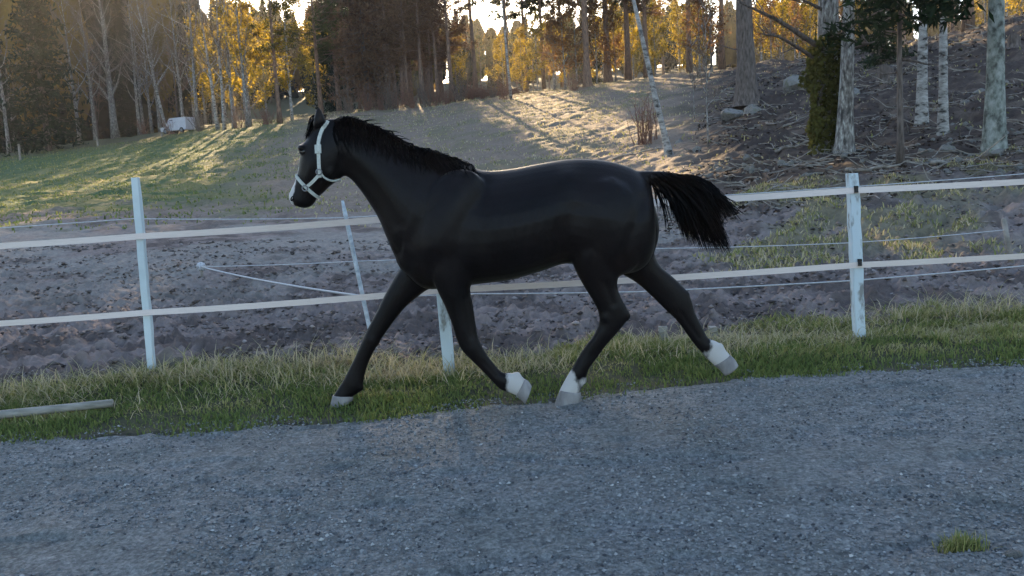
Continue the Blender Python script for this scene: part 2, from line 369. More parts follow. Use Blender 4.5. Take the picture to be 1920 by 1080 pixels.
# ------------------------------------------------------------------ gravel riding surface
gxs = np.concatenate([np.linspace(-26, -4.8, 16), np.arange(-4.7, 4.7, 0.02), np.linspace(4.8, 26, 16)])
tv = np.concatenate([np.linspace(0, 0.74, 16), np.linspace(0.742, 1, 180)])
GX, TV = np.meshgrid(gxs, tv)
ed = edge(GX) + 0.10 * (vnoise(GX * 3, GX * 0, 5) - 0.5) + 0.05 * (vnoise(GX * 11, GX * 0, 6) - 0.5)
GY = -8 + (ed + 8) * TV
GZ = 0.006 + 0.030 * (fbm(GX * 1.3, GY * 1.3, 201, 3) - 0.35) + 0.028 * (fbm(GX * 5, GY * 5, 205, 3) - 0.4) + 0.010 * (fbm(GX * 24, GY * 24, 211, 2) - 0.4) - 0.018 * sstep(.60, .74, fbm(GX * 3.1, GY * 5.2, 215, 2))
GZ = GZ - 0.05 * (1 - sstep(0.0, 0.16, ed - GY))
na2 = len(gxs); i, j = np.meshgrid(np.arange(len(tv) - 1), np.arange(na2 - 1), indexing='ij')
GZ = GZ + 0
gf = np.stack([i * na2 + j, i * na2 + j + 1, (i + 1) * na2 + j + 1, (i + 1) * na2 + j], -1).reshape(-1, 4)
tag(link('gravel_track', make_mesh('gravel_track', np.stack([GX, GY, GZ], -1).reshape(-1, 3), [gf], True, None, [MAT['gravel']])),
    'grey gravel riding surface in front of the fence', None, None, 'structure')
def gravel_z(x, y):
    return 0.006 + 0.030 * (fbm(x * 1.3, y * 1.3, 201, 3) - 0.35) + 0.028 * (fbm(x * 5, y * 5, 205, 3) - 0.4) + 0.010 * (fbm(x * 24, y * 24, 211, 2) - 0.4) - 0.018 * sstep(.60, .74, fbm(x * 3.1, y * 5.2, 215, 2))
rg = np.random.default_rng(5)
N = 46000
py_ = 2.7 + 3.4 * rg.random(N) ** 1.1; px_ = (rg.random(N) * 2 - 1) * (0.72 * py_ + 0.5)
kp = (py_ < edge(px_) + 0.08) & (fbm(px_ * 1.7, py_ * 1.7, 221, 3) + 0.25 * rg.random(N) > 0.5); px_, py_ = px_[kp], py_[kp]; N = len(px_)
OCT = np.array([[1, 0, 0], [0, 1, 0], [-1, 0, 0], [0, -1, 0], [0, 0, 0.75], [0, 0, -0.6]], float)
OF = np.array([[0, 1, 4], [1, 2, 4], [2, 3, 4], [3, 0, 4], [1, 0, 5], [2, 1, 5], [3, 2, 5], [0, 3, 5]])
sz = 0.0036 + 0.0082 * rg.random(N) ** 2.4
V = OCT[None] * (sz[:, None, None] * (0.6 + 0.8 * rg.random((N, 6, 1))))
th = rg.random(N) * 6.28; c, s = np.cos(th)[:, None], np.sin(th)[:, None]
V = np.stack([V[..., 0] * c - V[..., 1] * s, V[..., 0] * s + V[..., 1] * c, V[..., 2] + (rg.random((N, 6)) - .5) * sz[:, None] * .5], -1)
V += np.stack([px_, py_, gravel_z(px_, py_) + sz * 0.25], -1)[:, None]
tag(link('gravel', make_mesh('gravel', V.reshape(-1, 3), [(OF[None] + 6 * np.arange(N)[:, None, None]).reshape(-1, 3)], False,
    {'tint': np.repeat(np.clip(rg.normal(0.42, 0.23, N), 0, 1), 6)}, [MAT['pebble']])), 'loose grey gravel strewn over the riding surface', 'gravel', None, 'stuff')

# clods thrown up in the trodden paddock
rg = np.random.default_rng(6); N = 26000
y = 6.6 + 12 * rg.random(N) ** 1.5; x = (rg.random(N) * 2 - 1) * 0.66 * y
kp = (y - edge(x) > 1.15 + .5 * rg.random(N)) & (fbm(x * 1.4, y * 1.4, 231, 3) + .22 * rg.random(N) > .55); x, y = x[kp], y[kp]; N = len(x)
sz = (0.010 + 0.026 * rg.random(N) ** 2) * (.75 + y / 22)
V = OCT[None] * (sz[:, None, None] * (0.5 + 0.9 * rg.random((N, 6, 1)))) * np.array([1.15, 1.15, .8])
th = rg.random(N) * 6.28; c, s = np.cos(th)[:, None], np.sin(th)[:, None]
V = np.stack([V[..., 0] * c - V[..., 1] * s, V[..., 0] * s + V[..., 1] * c, V[..., 2]], -1) + (rg.random((N, 6, 3)) - .5) * sz[:, None, None] * .5
V += np.stack([x, y, height(x, y) + sz * .15], -1)[:, None]
tag(link('mud_clods', make_mesh('mud_clods', V.reshape(-1, 3), [(OF[None] + 6 * np.arange(N)[:, None, None]).reshape(-1, 3)], True,
    {'tint': np.repeat(np.clip(rg.normal(0.45, 0.22, N), 0, 1), 6)}, [MAT['clod']])), 'trampled clods of grey-brown mud in the paddock', 'mud', None, 'stuff')

# ------------------------------------------------------------------ grass
def blades(x, y, z, L, W, lean, rgen, tint):
    n = len(x); a = rgen.random(n) * 6.283; b = a + 1.2 + rgen.random(n)
    wx, wy = np.cos(b) * W / 2, np.sin(b) * W / 2
    dx, dy = np.cos(a) * lean * L, np.sin(a) * lean * L
    p0 = np.stack([x - wx, y - wy, z - 0.01], 1); p1 = np.stack([x + wx, y + wy, z - 0.01], 1)
    up = L * np.sqrt(np.clip(1 - np.minimum(lean, 0.95) ** 2, 0.05, 1))
    m0 = np.stack([x - wx * .8 + dx * .35, y - wy * .8 + dy * .35, z + up * .62], 1); m1 = np.stack([x + wx * .8 + dx * .35, y + wy * .8 + dy * .35, z + up * .62], 1)
    t = np.stack([x + dx, y + dy, z + up], 1)
    V = np.stack([p0, p1, m1, m0, t], 1).reshape(-1, 3); k = 5 * np.arange(n)[:, None]
    return V, np.array([[0, 1, 2, 3]]) + k, np.array([[3, 2, 4]]) + k, np.repeat(np.clip(tint, 0, 1), 5)
def blade_mesh(name, *a):
    V, q, t, ti = blades(*a); return make_mesh(name, V, [q, t], False, {'tint': ti}, [MAT['grass']])
rg = np.random.default_rng(21)
N = 115000
x = (rg.random(N) * 2 - 1) * 5.6; e = rg.random(N) ** 1.15 * 2.4 - 0.22; y = edge(x) + e
pxv = pxof(x, y)
wide = np.interp(pxv, [0, 300, 700, 1000, 1300, 1600, 1920], [1.35, 1.4, 1.25, 1.35, 1.6, 1.75, 1.9])
cl = fbm(x * 1.6, y * 1.6, 301, 3)
kp = (e < wide * (0.75 + 0.5 * cl)) & (rg.random(N) < np.clip(0.45 + (cl - 0.38) * 3.0, 0.34, 1) * np.clip((e + 0.24 - .3 * (vnoise(x * 2.3, y * 0 + 3, 305) - .5)) / 0.4, 0.10, 1))
x, y, e, cl, pxv, wide = [q[kp] for q in (x, y, e, cl, pxv, wide)]; N = len(x)
st = fbm(x * 1.1 + 9, y * 2.6, 307, 3); dry = sstep(0.3, 0.95, e / wide) * 0.24 + (rg.random(N) - 0.5) * 0.36 + sstep(.46, .62, st) * .42 * sstep(.1, .5, e)
L = (0.03 + 0.06 * rg.random(N)) * (0.78 + 0.12 * sstep(0.1, 1.0, e)) * (0.45 + 1.1 * cl) * np.interp(pxv, [0, 1100, 1500, 1920], [.9, .95, 1.25, 1.45])
tag(link('verge_grass', blade_mesh('verge_grass', x, y, height(x, y), L, 0.006 + 0.005 * rg.random(N), np.clip(0.5 + 0.45 * rg.random(N) + .3 * (dry > .35), 0, .985), rg, 0.34 + dry)),
    'strip of green grass between the gravel and the fence', 'grass', None, 'stuff')
# tall straw stalks in clumps along the fence foot
rg = np.random.default_rng(22); xs = []; ys = []; Ls = []
for (cx, cy, sp, nn, ll) in [(-3.6, 6.5, .35, 420, .32), (-2.75, 6.55, .30, 420, .30), (-2.1, 6.75, .35, 420, .30), (-1.35, 6.75, .18, 300, .45), (-0.9, 6.65, .35, 360, .26), (-4.3, 6.3, .35, 420, .36),
                            (3.9, 7.5, .5, 700, .42), (4.5, 7.4, .5, 600, .45), (0.4, 6.9, .5, 260, .22), (1.2, 7.1, .5, 300, .24), (2.3, 7.3, .5, 320, .24), (3.1, 7.3, .4, 300, .30), (-0.3, 6.7, .4, 260, .22), (1.8, 6.5, .4, 160, .2), (-1.9, 6.2, .5, 200, .22), (-3.0, 5.95, .7, 200, .2), (-1.0, 6.35, .45, 700, .30), (-0.2, 6.45, .4, 500, .28), (-2.2, 6.55, .4, 500, .3), (1.4, 6.75, .5, 500, .28), (2.4, 6.9, .5, 420, .28), (-3.7, 6.25, .4, 400, .3)]:
    xs.append(rg.normal(cx, sp, nn)); ys.append(rg.normal(cy, sp * 0.35, nn)); Ls.append(ll * .8 * (0.4 + 0.8 * rg.random(nn)))
x, y, L = np.concatenate(xs), np.concatenate(ys), np.concatenate(Ls); kp = y > edge(x) + .15; x, y, L = x[kp], y[kp], L[kp]; N = len(x)
tag(link('dry_grass', blade_mesh('dry_grass', x, y, height(x, y), L, 0.005 + 0.003 * rg.random(N), np.clip(rg.normal(0.95, 0.16, N), 0.2, 0.997), rg, rg.normal(0.86, 0.14, N))),
    'pale dry grass stalks flopping over along the fence foot', 'dry grass', None, 'stuff')
# thin sward on the hillside
rg = np.random.default_rng(23); N = 120000
y = 22 + 64 * rg.random(N) ** 0.75; x = (rg.random(N) * 2 - 1) * 0.64 * y; pxv = pxof(x, y)
dens = np.where(pxv < 620, 0.75, np.where(pxv < 1230, 0.55, 0.14)) * np.clip((fbm(x * .8, y * .8, 311, 3) - 0.30) * 3.2, 0.04, 1)
kp = rg.random(N) < dens; x, y, pxv = x[kp], y[kp], pxv[kp]; N = len(x)
ti = np.where(pxv < 560, 0.46, 0.80) + rg.normal(0, 0.14, N)
tag(link('pasture_grass', blade_mesh('pasture_grass', x, y, height(x, y), 0.06 + 0.12 * rg.random(N), 0.03 + 0.04 * rg.random(N), 0.45 + 0.5 * rg.random(N), rg, ti)),
    'short grazed grass over the hillside pasture', 'grass', None, 'stuff')
# moss and grass hummocks by the slope foot
rg = np.random.default_rng(24); N = 30000
y = 10.5 + 9 * rg.random(N); pxv = 1290 + 760 * rg.random(N); x = (pxv - 960) / F * y
m = fbm(x * 0.5, y * 0.5, 101, 4)
kp = (m + 0.10 * rg.random(N) > 0.60) & (fbm(x * 2.2, y * 2.2, 61, 3) + .1 * rg.random(N) > .5); x, y = x[kp], y[kp]; N = len(x)
tag(link('hummock_grass', blade_mesh('hummock_grass', x, y, height(x, y), 0.05 + 0.09 * rg.random(N), 0.014 + 0.012 * rg.random(N), 0.5 + 0.45 * rg.random(N), rg, rg.normal(0.76, 0.18, N))),
    'yellow green tussocks at the foot of the wooded slope', 'grass', None, 'stuff')
# tuft on the gravel
rg = np.random.default_rng(25); g = hit(1802, 1036, 2.0, 6.0); N = 420
x = rg.normal(0, 0.035, N); y = rg.normal(0, 0.022, N)
tf = link('grass_tuft', blade_mesh('grass_tuft', x, y, 0 * x, 0.03 + 0.05 * rg.random(N), 0.004 + 0.002 * rg.random(N), 0.2 + 0.75 * rg.random(N), rg, rg.normal(0.56, 0.12, N)),
          None, (g[0], g[1], float(gravel_z(np.array([g[0]]), np.array([g[1]]))[0])))
tag(tf, 'small yellow green grass tuft growing alone in the gravel', 'grass tuft')

# ------------------------------------------------------------------ trees
def rnd(rgen, a, b): return a + (b - a) * rgen.random()
def leaf_quads(mb, C, size, rgen, aspect=0.5, droop=0.0, tint=None, flat=0.0):
    n = len(C)
    a = rgen.normal(size=(n, 3)); a[:, 2] = a[:, 2] * (1 - flat) - droop; a /= np.linalg.norm(a, axis=1)[:, None] + 1e-9
    b = np.cross(a, rgen.normal(size=(n, 3))); b /= np.linalg.norm(b, axis=1)[:, None] + 1e-9
    s = np.broadcast_to(size, (n,))[:, None] * (0.6 + 0.8 * rgen.random((n, 1)))
    V = np.stack([C - a * s * .5, C + b * s * aspect * .5, C + a * s * .5, C - b * s * aspect * .5], 1).reshape(-1, 3)
    t = rgen.random(n) if tint is None else tint
    mb.add(V, np.array([[0, 1, 2, 3]]) + 4 * np.arange(n)[:, None], tint=np.repeat(t, 4))
def limb(start, az, el, L, n, rgen, up=0.0, wob=0.12):
    p = [np.array(start, float)]; st = L / (n - 1)
    for _ in range(n - 1):
        d = np.array([math.cos(az) * math.cos(el), math.sin(az) * math.cos(el), math.sin(el)])
        p.append(p[-1] + d * st); az += rgen.normal(0, wob); el += up / (n - 1) + rgen.normal(0, wob)
    return np.array(p)
def trunk_path(h, rgen, lean=(0, 0), wob=0.012, n=10):
    t = np.linspace(0, 1, n); w = np.cumsum(rgen.normal(0, wob * h / n * 3, (n, 2)), axis=0) * t[:, None]
    return np.stack([lean[0] * h * t + w[:, 0], lean[1] * h * t + w[:, 1], h * t], 1)
def trunk_rad(r, n, flare=1.35, top=0.12):
    t = np.linspace(0, 1, n); return r * ((1 - t) * (1 - top) + top) * (1 + (flare - 1) * np.exp(-t * 22))
def rough_trunk(mb, path, rad, seed, amp=.07, rings=90, sides=28, ridges=9):
    t0 = np.linspace(0, 1, len(path)); t = np.linspace(0, 1, rings) ** 1.25
    p = np.stack([np.interp(t, t0, path[:, k]) for k in range(3)], 1); r = np.interp(t, t0, rad); r = r * (1 + .25 * np.exp(-t * 60))
    g = np.arange(sides) * 2 * math.pi / sides; A, Z = np.meshgrid(g, p[:, 2])
    nz = fbm(np.cos(A) * ridges * .5 + 7, np.sin(A) * ridges * .5 + Z * .5 * 1.6, seed, 3) - .5 + .7 * (fbm(np.cos(A) * 2.2 + 3, np.sin(A) * 2.2 + Z * .9, seed + 5, 2) - .5)
    R = r[:, None] * (1 + amp * 2 * nz)
    V = np.stack([p[:, :1] + np.cos(A) * R, p[:, 1:2] + np.sin(A) * R, np.broadcast_to(p[:, 2:3], A.shape)], -1)
    i, j = np.meshgrid(np.arange(rings - 1), np.arange(sides), indexing='ij'); k = (j + 1) % sides
    mb.add(V.reshape(-1, 3), np.stack([i * sides + j, i * sides + k, (i + 1) * sides + k, (i + 1) * sides + j], -1).reshape(-1, 4))
def catmull_line(A, n=4):
    A = np.asarray(A, float); Q = np.vstack([2 * A[0] - A[1], A, 2 * A[-1] - A[-2]]); out = []
    for i in range(len(A) - 1):
        p0, p1, p2, p3 = Q[i:i + 4]
        for t in np.linspace(0, 1, n, endpoint=False): out.append(.5 * (2 * p1 + (p2 - p0) * t + (2 * p0 - 5 * p1 + 4 * p2 - p3) * t * t + (3 * p1 - p0 - 3 * p2 + p3) * t ** 3))
    return np.array(out + [A[-1]])
def on(path, t):
    f = t * (len(path) - 1); i = min(int(f), len(path) - 2); return path[i] + (path[i + 1] - path[i]) * (f - i)

def gen_pine(seed, h=17, r=0.24, c0=0.42, spread=0.17, needle='needle', bark='pinebark', dens=1.0, nb=48, lean=(0, 0), near=0, ns=.30):
    g = np.random.default_rng(seed); tr = trunk_path(h, g, lean); w = MB(); c = MB()
    if near: rough_trunk(w, tr, trunk_rad(r, 10), seed, near)
    else: w.tube(tr, trunk_rad(r, 10), 10)
    for k in range(9):
        t = rnd(g, 0.12, c0 + 0.1); w.tube(limb(on(tr, t), g.random() * 6.28, rnd(g, -.2, .4), rnd(g, .3, 1.8), 4, g, 0, .25), np.linspace(.035, .008, 4), 4)
    for k in range(nb):
        u = (k + g.random()) / nb; t = c0 + (0.985 - c0) * u
        L = spread * h * (0.35 + 0.75 * math.sin(math.pi * min(1, 0.25 + 0.75 * u)) ** 0.8) * rnd(g, .55, 1.15)
        p = limb(on(tr, t), g.random() * 6.28, rnd(g, -.25, .25) + 0.55 * u, L, 5, g, 0.4, .16)
        w.tube(p, np.linspace(r * .22 * (1.2 - u), .012, 5), 4, cap=False)
        C = []
        for q in range(int(9 * dens)):
            s = rnd(g, .35, 1.05); o = on(p, min(s, 1)); o = o + g.normal(0, .16 * L * .55, 3) * np.array([1, 1, .5]); C.append(o)
        C = np.array(C); C = (C[:, None] + g.normal(0, .17, (len(C), 13, 3)) * np.array([1, 1, .75])).reshape(-1, 3)
        leaf_quads(c, C, ns, g, 0.22 + .3 * (ns > .35), tint=np.clip(g.normal(.5, .22, len(C)), 0, 1))
    return w.mesh('pine_trunk', [MAT[bark]], True), c.mesh('pine_crown', [MAT[needle]])
def gen_spruce(seed, h=16, r=0.22, spread=0.20, c0=0.06, needle='spruce', levels=30, per=8):
    g = np.random.default_rng(seed); tr = trunk_path(h, g, wob=.004); w = MB(); c = MB(); w.tube(tr, trunk_rad(r, 10, 1.2, .05), 8)
    for a in range(levels):
        u = (a + g.random() * .6) / levels; t = c0 + (0.99 - c0) * u
        for b in range(per):
            L = spread * h * (1 - u) ** 0.8 * rnd(g, .65, 1.12) + .25
            p = limb(on(tr, t), g.random() * 6.28, -.15 - .3 * (1 - u), L, 5, g, .45, .08); w.tube(p, np.linspace(.035, .008, 5), 3, cap=False)
            n = int(6 + 11 * (1 - u)); s = g.random(n) ** .7
            C = np.array([on(p, x) for x in s]); az = g.normal(0, .22 * L * .5, (n, 3)); az[:, 2] = -abs(az[:, 2]) * .8; C = C + az
            C = (C[:, None] + g.normal(0, .13, (n, 2, 3))).reshape(-1, 3)
            leaf_quads(c, C, .48, g, .32, droop=.7, tint=np.clip(g.normal(.45, .22, len(C)), 0, 1))
    return w.mesh('spruce_trunk', [MAT['bark']], True), c.mesh('spruce_crown', [MAT[needle]])
def gen_broad(seed, h=15, r=0.2, c0=0.22, n1=16, n2=7, n3=4, spread=0.27, el=0.75, bark='greybark', twig='twig', leaf=None, nl=0, ls=0.16, lean=(0, 0), c1=0.98, fine=True, near=0):
    g = np.random.default_rng(seed); tr = trunk_path(h, g, lean); w = MB(); tw = MB(); tips = []
    if near: rough_trunk(w, tr, trunk_rad(r, 10, 1.3, .06), seed, near)
    else: w.tube(tr, trunk_rad(r, 10, 1.3, .06), 10)
    for k in range(n1):
        u = (k + g.random()) / n1; t = c0 + (c1 - c0) * u; L = spread * h * (1.1 - .7 * u) * rnd(g, .6, 1.2)
        p = limb(on(tr, t), k * 2.4 + g.normal(0, .5), el + rnd(g, -.3, .3), L, 6, g, .25, .13)
        w.tube(p, np.linspace(max(r * .42 * (1.05 - u), .02), .012, 6), 5, cap=False)
        for m in range(n2):
            s = rnd(g, .25, 1); d = p[-1] - p[0]; a2 = math.atan2(d[1], d[0]) + g.normal(0, .8)
            q = limb(on(p, s), a2, el + g.normal(0, .4), L * rnd(g, .25, .5), 4, g, .1, .2); tw.tube(q, np.linspace(.022, .008, 4), 3, cap=False); tips.append(q)
            for o in range(n3):
                s2 = rnd(g, .2, 1); q2 = limb(on(q, s2), a2 + g.normal(0, .9), el + g.normal(0, .5), L * rnd(g, .12, .3), 3, g, -.2, .25)
                tw.tube(q2, np.array([.011, .008, .005]) * (1 if fine else 1.5), 3, cap=False); tips.append(q2)
    wm = w.mesh('tree_trunk', [MAT[bark]], True); tm = tw.mesh('tree_twigs', [MAT[twig]])
    lm = None
    if leaf:
        c = MB(); T = np.concatenate(tips); C = T[g.integers(0, len(T), nl)] + g.normal(0, .22, (nl, 3))
        leaf_quads(c, C, ls, g, .75, tint=np.clip(g.normal(.5, .25, nl), 0, 1)); lm = c.mesh('tree_leaves', [MAT[leaf]])
    return wm, tm, lm

ORD = 'first second third fourth fifth sixth seventh eighth ninth tenth eleventh twelfth thirteenth fourteenth fifteenth sixteenth seventeenth eighteenth nineteenth twentieth'.split()
ORD += ['twenty-' + o for o in ORD[:9]] + ['thirtieth'] + ['thirty-' + o for o in ORD[:9]] + ['fortieth'] + ['forty-' + o for o in ORD[:9]] + ['fiftieth']
def plant_tree(name, loc, meshes, label, group=None, rz=0.0, s=1.0, cat='tree', tilt=None):
    t = bpy.data.objects.new(name, None); COL.objects.link(t); t.empty_display_size = 0.5
    t.location = (loc[0], loc[1], loc[2] - 0.12); t.rotation_euler = (tilt[0] if tilt else 0, tilt[1] if tilt else 0, rz); t.scale = (s, s, s)
    tag(t, label, cat, group)
    for nm, me in zip(('trunk', 'crown', 'leaves'), meshes):
        if me is not None: link(nm, me, t)
    return t

PINES = [gen_pine(31, 18, .27, .40, .16), gen_pine(32, 19, .24, .46, .14), gen_pine(33, 16, .22, .34, .18), gen_pine(34, 18, .25, .30, .17, dens=1.3)]
BRONZE = [gen_pine(41, 17, .22, .30, .17, 'redneedle', 'pinebark', 1.2, 56), gen_pine(42, 16, .2, .24, .18, 'redneedle', 'pinebark', 1.2, 56)]
SPRUCES = [gen_spruce(51), gen_spruce(52, 17, .24, .17), gen_spruce(53, 13, .18, .22)]
BARES = [gen_broad(60 + q, 15, .19, .2, 17, 8, 5, .26, .85)[:2] for q in range(3)] + [gen_broad(64, 16, .16, .16, 18, 8, 5, .2, 1.0, 'birch')[:2], gen_broad(65, 13, .14, .12, 18, 8, 5, .25, .8, 'bark', 'redtwig')[:2]]
LEAFY = [gen_broad(70 + q, 13, .14, .12, 16, 7, 2, .25, .8, 'greybark' if q % 2 else 'birch', 'twig', 'leaf', 3600, .20) for q in range(4)]
BROWN = [gen_broad(80 + q, 7.5, .09, .12, 14, 7, 2, .28, .7, 'greybark', 'twig', 'brownleaf', 1900, .17) for q in range(3)]
rg = np.random.default_rng(99)

def series(name, items, meshes, labelfmt, group, place):
    items = sorted(items)
    for q, it in enumerate(items):
        loc = place(it)
        plant_tree(name, loc, meshes[(q * 7 + 3) % len(meshes)], labelfmt.format(ORD[q]), group, rg.random() * 6.28, it[2] if len(it) > 2 else rnd(rg, .85, 1.15))
bydepth = lambda it: at_depth(it[0], it[1])
bypix = lambda it: hit(it[0], it[1])

# far sunlit birches behind the brow
series('leafy_birch', [(415, 104), (452, 96), (488, 112), (528, 116), (620, 118), (650, 116), (880, 112, .75), (966, 116, .7), (1000, 110, .72), (1028, 99, .7), (1062, 104, .75),
                       (1150, 104, .8), (1172, 97, .75), (1205, 103, .8), (1245, 96, .75), (1290, 100, .8), (1335, 92, .8), (1440, 82, .8), (1475, 88, .85), (1510, 80, .8), (1545, 86, .85), (1590, 78, .8), (1850, 72, .8), (1890, 76, .85), (1915, 70, .8)],
       LEAFY, '{} sunlit yellow-green birch from the left behind the hill brow', 'sunlit birches behind the brow', bydepth)
# far conifers
series('distant_pine', [(-60, 132), (30, 128), (130, 136), (250, 130), (330, 140), (400, 128), (470, 136), (700, 124), (740, 134), (780, 126), (830, 132), (870, 140, .8), (925, 150, .7), (960, 150, .7), (990, 156, .62), (1020, 150, .68), (1050, 146, .66), (1085, 140, .8),
                        (1130, 130), (1190, 136), (1260, 128), (1330, 132), (1480, 112, .8), (1530, 120, .85), (1620, 104), (1700, 96), (1790, 92), (1960, 90)],
       PINES + SPRUCES[:1], '{} conifer from the left in the distant row of the wood', 'conifers in the distant row', bydepth)
# the wood beyond, one far mass of conifers and budding crowns
def far_mass(name, spots, label, seed, green):
    g = np.random.default_rng(seed); w = MB(); nd = MB()
    for (px, Y, h) in spots:
        x, y, z = at_depth(px, Y); con = g.random() < green; n = 800
        w.tube([(x, y, z - .3), (x, y, z + h * .97)], [.2, .03], 5, cap=False)
        u = g.random(n) ** (.75 if con else 1.0)
        if con: t = .05 + .95 * u; rr = (.17 * h * (1 - t) ** .8 + .25) * np.sqrt(g.random(n)); sz = .5 + .011 * h; ti = g.normal(.2, .12, n)
        else: t = .10 + .90 * u; rr = .20 * h * np.sqrt(np.clip(np.sin(np.pi * (.12 + .86 * (t - .10) / .90)), .02, 1)) * g.random(n) ** .4; sz = .42 + .009 * h; ti = g.normal(.75, .14, n)
        kr, ks = 6, 8; tt = np.linspace(.04, .97, kr); pr = (.13 * h * (1 - tt) ** .8 + .1) if con else .155 * h * np.sqrt(np.clip(np.sin(np.pi * (.1 + .88 * tt)), .02, 1))
        ga = np.arange(ks) * 2 * math.pi / ks; RR = pr[:, None] * (.55 + .75 * g.random((kr, ks))); CV = np.stack([x + np.cos(ga)[None] * RR, y + np.sin(ga)[None] * RR, z + (tt[:, None] + g.normal(0, .03, (kr, ks))) * h], -1).reshape(-1, 3)
        ci, cj = np.meshgrid(np.arange(kr - 1), np.arange(ks), indexing='ij'); ck = (cj + 1) % ks
        nd.add(CV, np.stack([ci * ks + cj, ci * ks + ck, (ci + 1) * ks + ck, (ci + 1) * ks + cj], -1).reshape(-1, 4), (np.arange(ks) + (kr - 1) * ks)[None], tint=np.clip((.15 if con else .62) + g.normal(0, .12, len(CV)), 0, 1))
        th = g.random(n) * 6.283
        leaf_quads(nd, np.stack([x + np.cos(th) * rr, y + np.sin(th) * rr, z + t * h + .25 * g.normal(size=n)], 1), sz, g, .45, droop=.4 if con else 0, tint=np.clip(ti, 0, 1))
    o = bpy.data.objects.new(name, None); COL.objects.link(o); tag(o, label, 'wood', None, 'stuff')
    link('trunks', w.mesh('trunks', [MAT['bark']]), o); link('crowns', nd.mesh('crowns', [MAT['farleaf']]), o)
g = np.random.default_rng(140)
far_mass('distant_wood', [(px + g.normal(0, 8), g.uniform(180, 235), np.interp(px, [-300, 300, 480, 700, 880, 960, 1060, 1200, 1500, 2200], [23, 23, 22, 22, 17, 14, 13, 17, 15, 15]) * g.uniform(.78, 1.1)) for px in np.arange(-260, 2160, 12)],
         'far-off mixed wood closing the view behind the hill brow', 141, .35)
far_mass('dense_wood', [(px + g.normal(0, 8), g.uniform(112, 160), g.uniform(15, 28)) for px in np.arange(-260, 430, 8)],
         'dense dim interior of the wood behind the far left meadow', 142, .75)
# bare grey trees of the left wood
series('bare_tree', [(-70, 296), (-25, 290), (18, 288), (150, 268), (180, 262), (262, 250), (285, 247), (345, 245), (372, 243), (440, 240), (465, 238)],
       BARES[:3], '{} bare grey tree from the left along the wood edge', 'bare trees along the wood edge', bypix)
series('bare_tree', [(-40, 108), (60, 112), (120, 106), (165, 112), (215, 110), (250, 106), (300, 112), (330, 104), (365, 110), (395, 106), (430, 114)],
       BARES[:3] + [BARES[4]], '{} bare brown-twigged tree from the left, second row of the wood', 'bare trees in the second row', bydepth)

def solo(name, px, py, meshes, label, s=1.0, rz=0.0, tilt=None, cat='tree', group=None, depth=None):
    loc = hit(px, py) if depth is None else at_depth(px, depth)
    return plant_tree(name, loc, meshes, label, group, rz, s, cat, tilt)
solo('spruce_tree', 92, 284, SPRUCES[0], 'big black-green spruce at the far left wood edge', 1.3, .4)
solo('spruce_tree', 10, 287, SPRUCES[1], 'dark spruce cut by the left picture edge', .95, 1.4)
solo('spruce_tree', 236, 250, SPRUCES[2], 'small dark spruce between the big bare tree and the white van', .62, 2.0)
solo('bare_tree', 215, 246, gen_broad(61, 19, .42, .16, 15, 9, 5, .30, .8, 'greybark')[:2], 'large bare tree with thick pale trunk left of the white van', 1.0, 3.6)
solo('bare_tree', 312, 246, gen_broad(66, 15, .19, .3, 13, 7, 5, .25, .95, 'birch', lean=(-.12, 0))[:2], 'pale slender birch right behind the white van', 1.0, .2)
solo('bare_tree', 409, 243, gen_broad(67, 15, .17, .2, 14, 7, 5, .24, .95, 'birch', lean=(-.05, 0))[:2], 'pale bare birch, left one of the close pair', 1.0, .0)
solo('bare_tree', 421, 243, gen_broad(68, 15, .15, .2, 14, 7, 5, .24, .95, 'birch', lean=(.03, 0))[:2], 'pale bare birch, right one of the close pair', 1.0, 1.0)
solo('leafy_birch', 470, 236, LEAFY[1], 'yellow-green birch just left of the horse head by the wood edge', .9, 1.0)
solo('leafy_birch', 548, 226, LEAFY[2], 'golden leafy birch standing right above the horse nose', .95, 2.0)
solo('pine_tree', 525, 230, PINES[2], 'pine with spreading dark boughs left of the horse ears', .95, .6)
solo('pine_tree', 603, 216, gen_pine(35, 17, .22, .36, .22, dens=1.4), 'dark pine rising directly over the horse ears', 1.0, 2.6)
solo('spruce_tree', 690, 206, gen_spruce(54, 20, .26, .155, .10, 'redneedle', 34, 9), 'tall broad dusky spruce above the horse neck', 1.0, 1.2)
solo('spruce_tree', 655, 82, SPRUCES[1], 'dark spruce half hidden behind the dusky spruce', 1.1, 1.2, depth=106)
for q, (px, py, s, v) in enumerate([(735, 200, 1, 0), (765, 198, .9, 1), (792, 196, 1, 0), (822, 192, .95, 1), (848, 190, 1.05, 0)]):
    solo('pine_tree', px, py, BRONZE[v], '%s reddish pine from the left in the clump above the horse mane' % ORD[q], s, q * 1.7, group='reddish pines above the mane')
for q, (px, d, v) in enumerate([(720, 92, 1), (752, 96, 0), (785, 91, 1), (815, 98, 0), (700, 101, 1), (835, 94, 1)]):
    solo('pine_tree', px, 0, BRONZE[v], '%s reddish pine from the front of the clump\'s rear ranks' % ORD[q], 1.0, q * 2.1, group='rear reddish pines', depth=d)
BLOCK = [gen_pine(43, 23, .3, .27, .15, 'needle', 'pinebark', 2.0, 80), gen_pine(44, 22, .28, .28, .16, 'redneedle', 'pinebark', 2.0, 80)]
for q, (px, d) in enumerate([(662, 103), (682, 98), (712, 104), (738, 99), (766, 105), (795, 100), (824, 104), (852, 98)]):  # rank added to keep the low sun off the foreground
    solo('pine_tree', px, 0, BLOCK[q % 2], '%s full-crowned pine from the left in the sun-blocking rank added behind the reddish clump' % ORD[q], 1.0, q * 1.3, group='sun-blocking pines added behind the clump', depth=d)
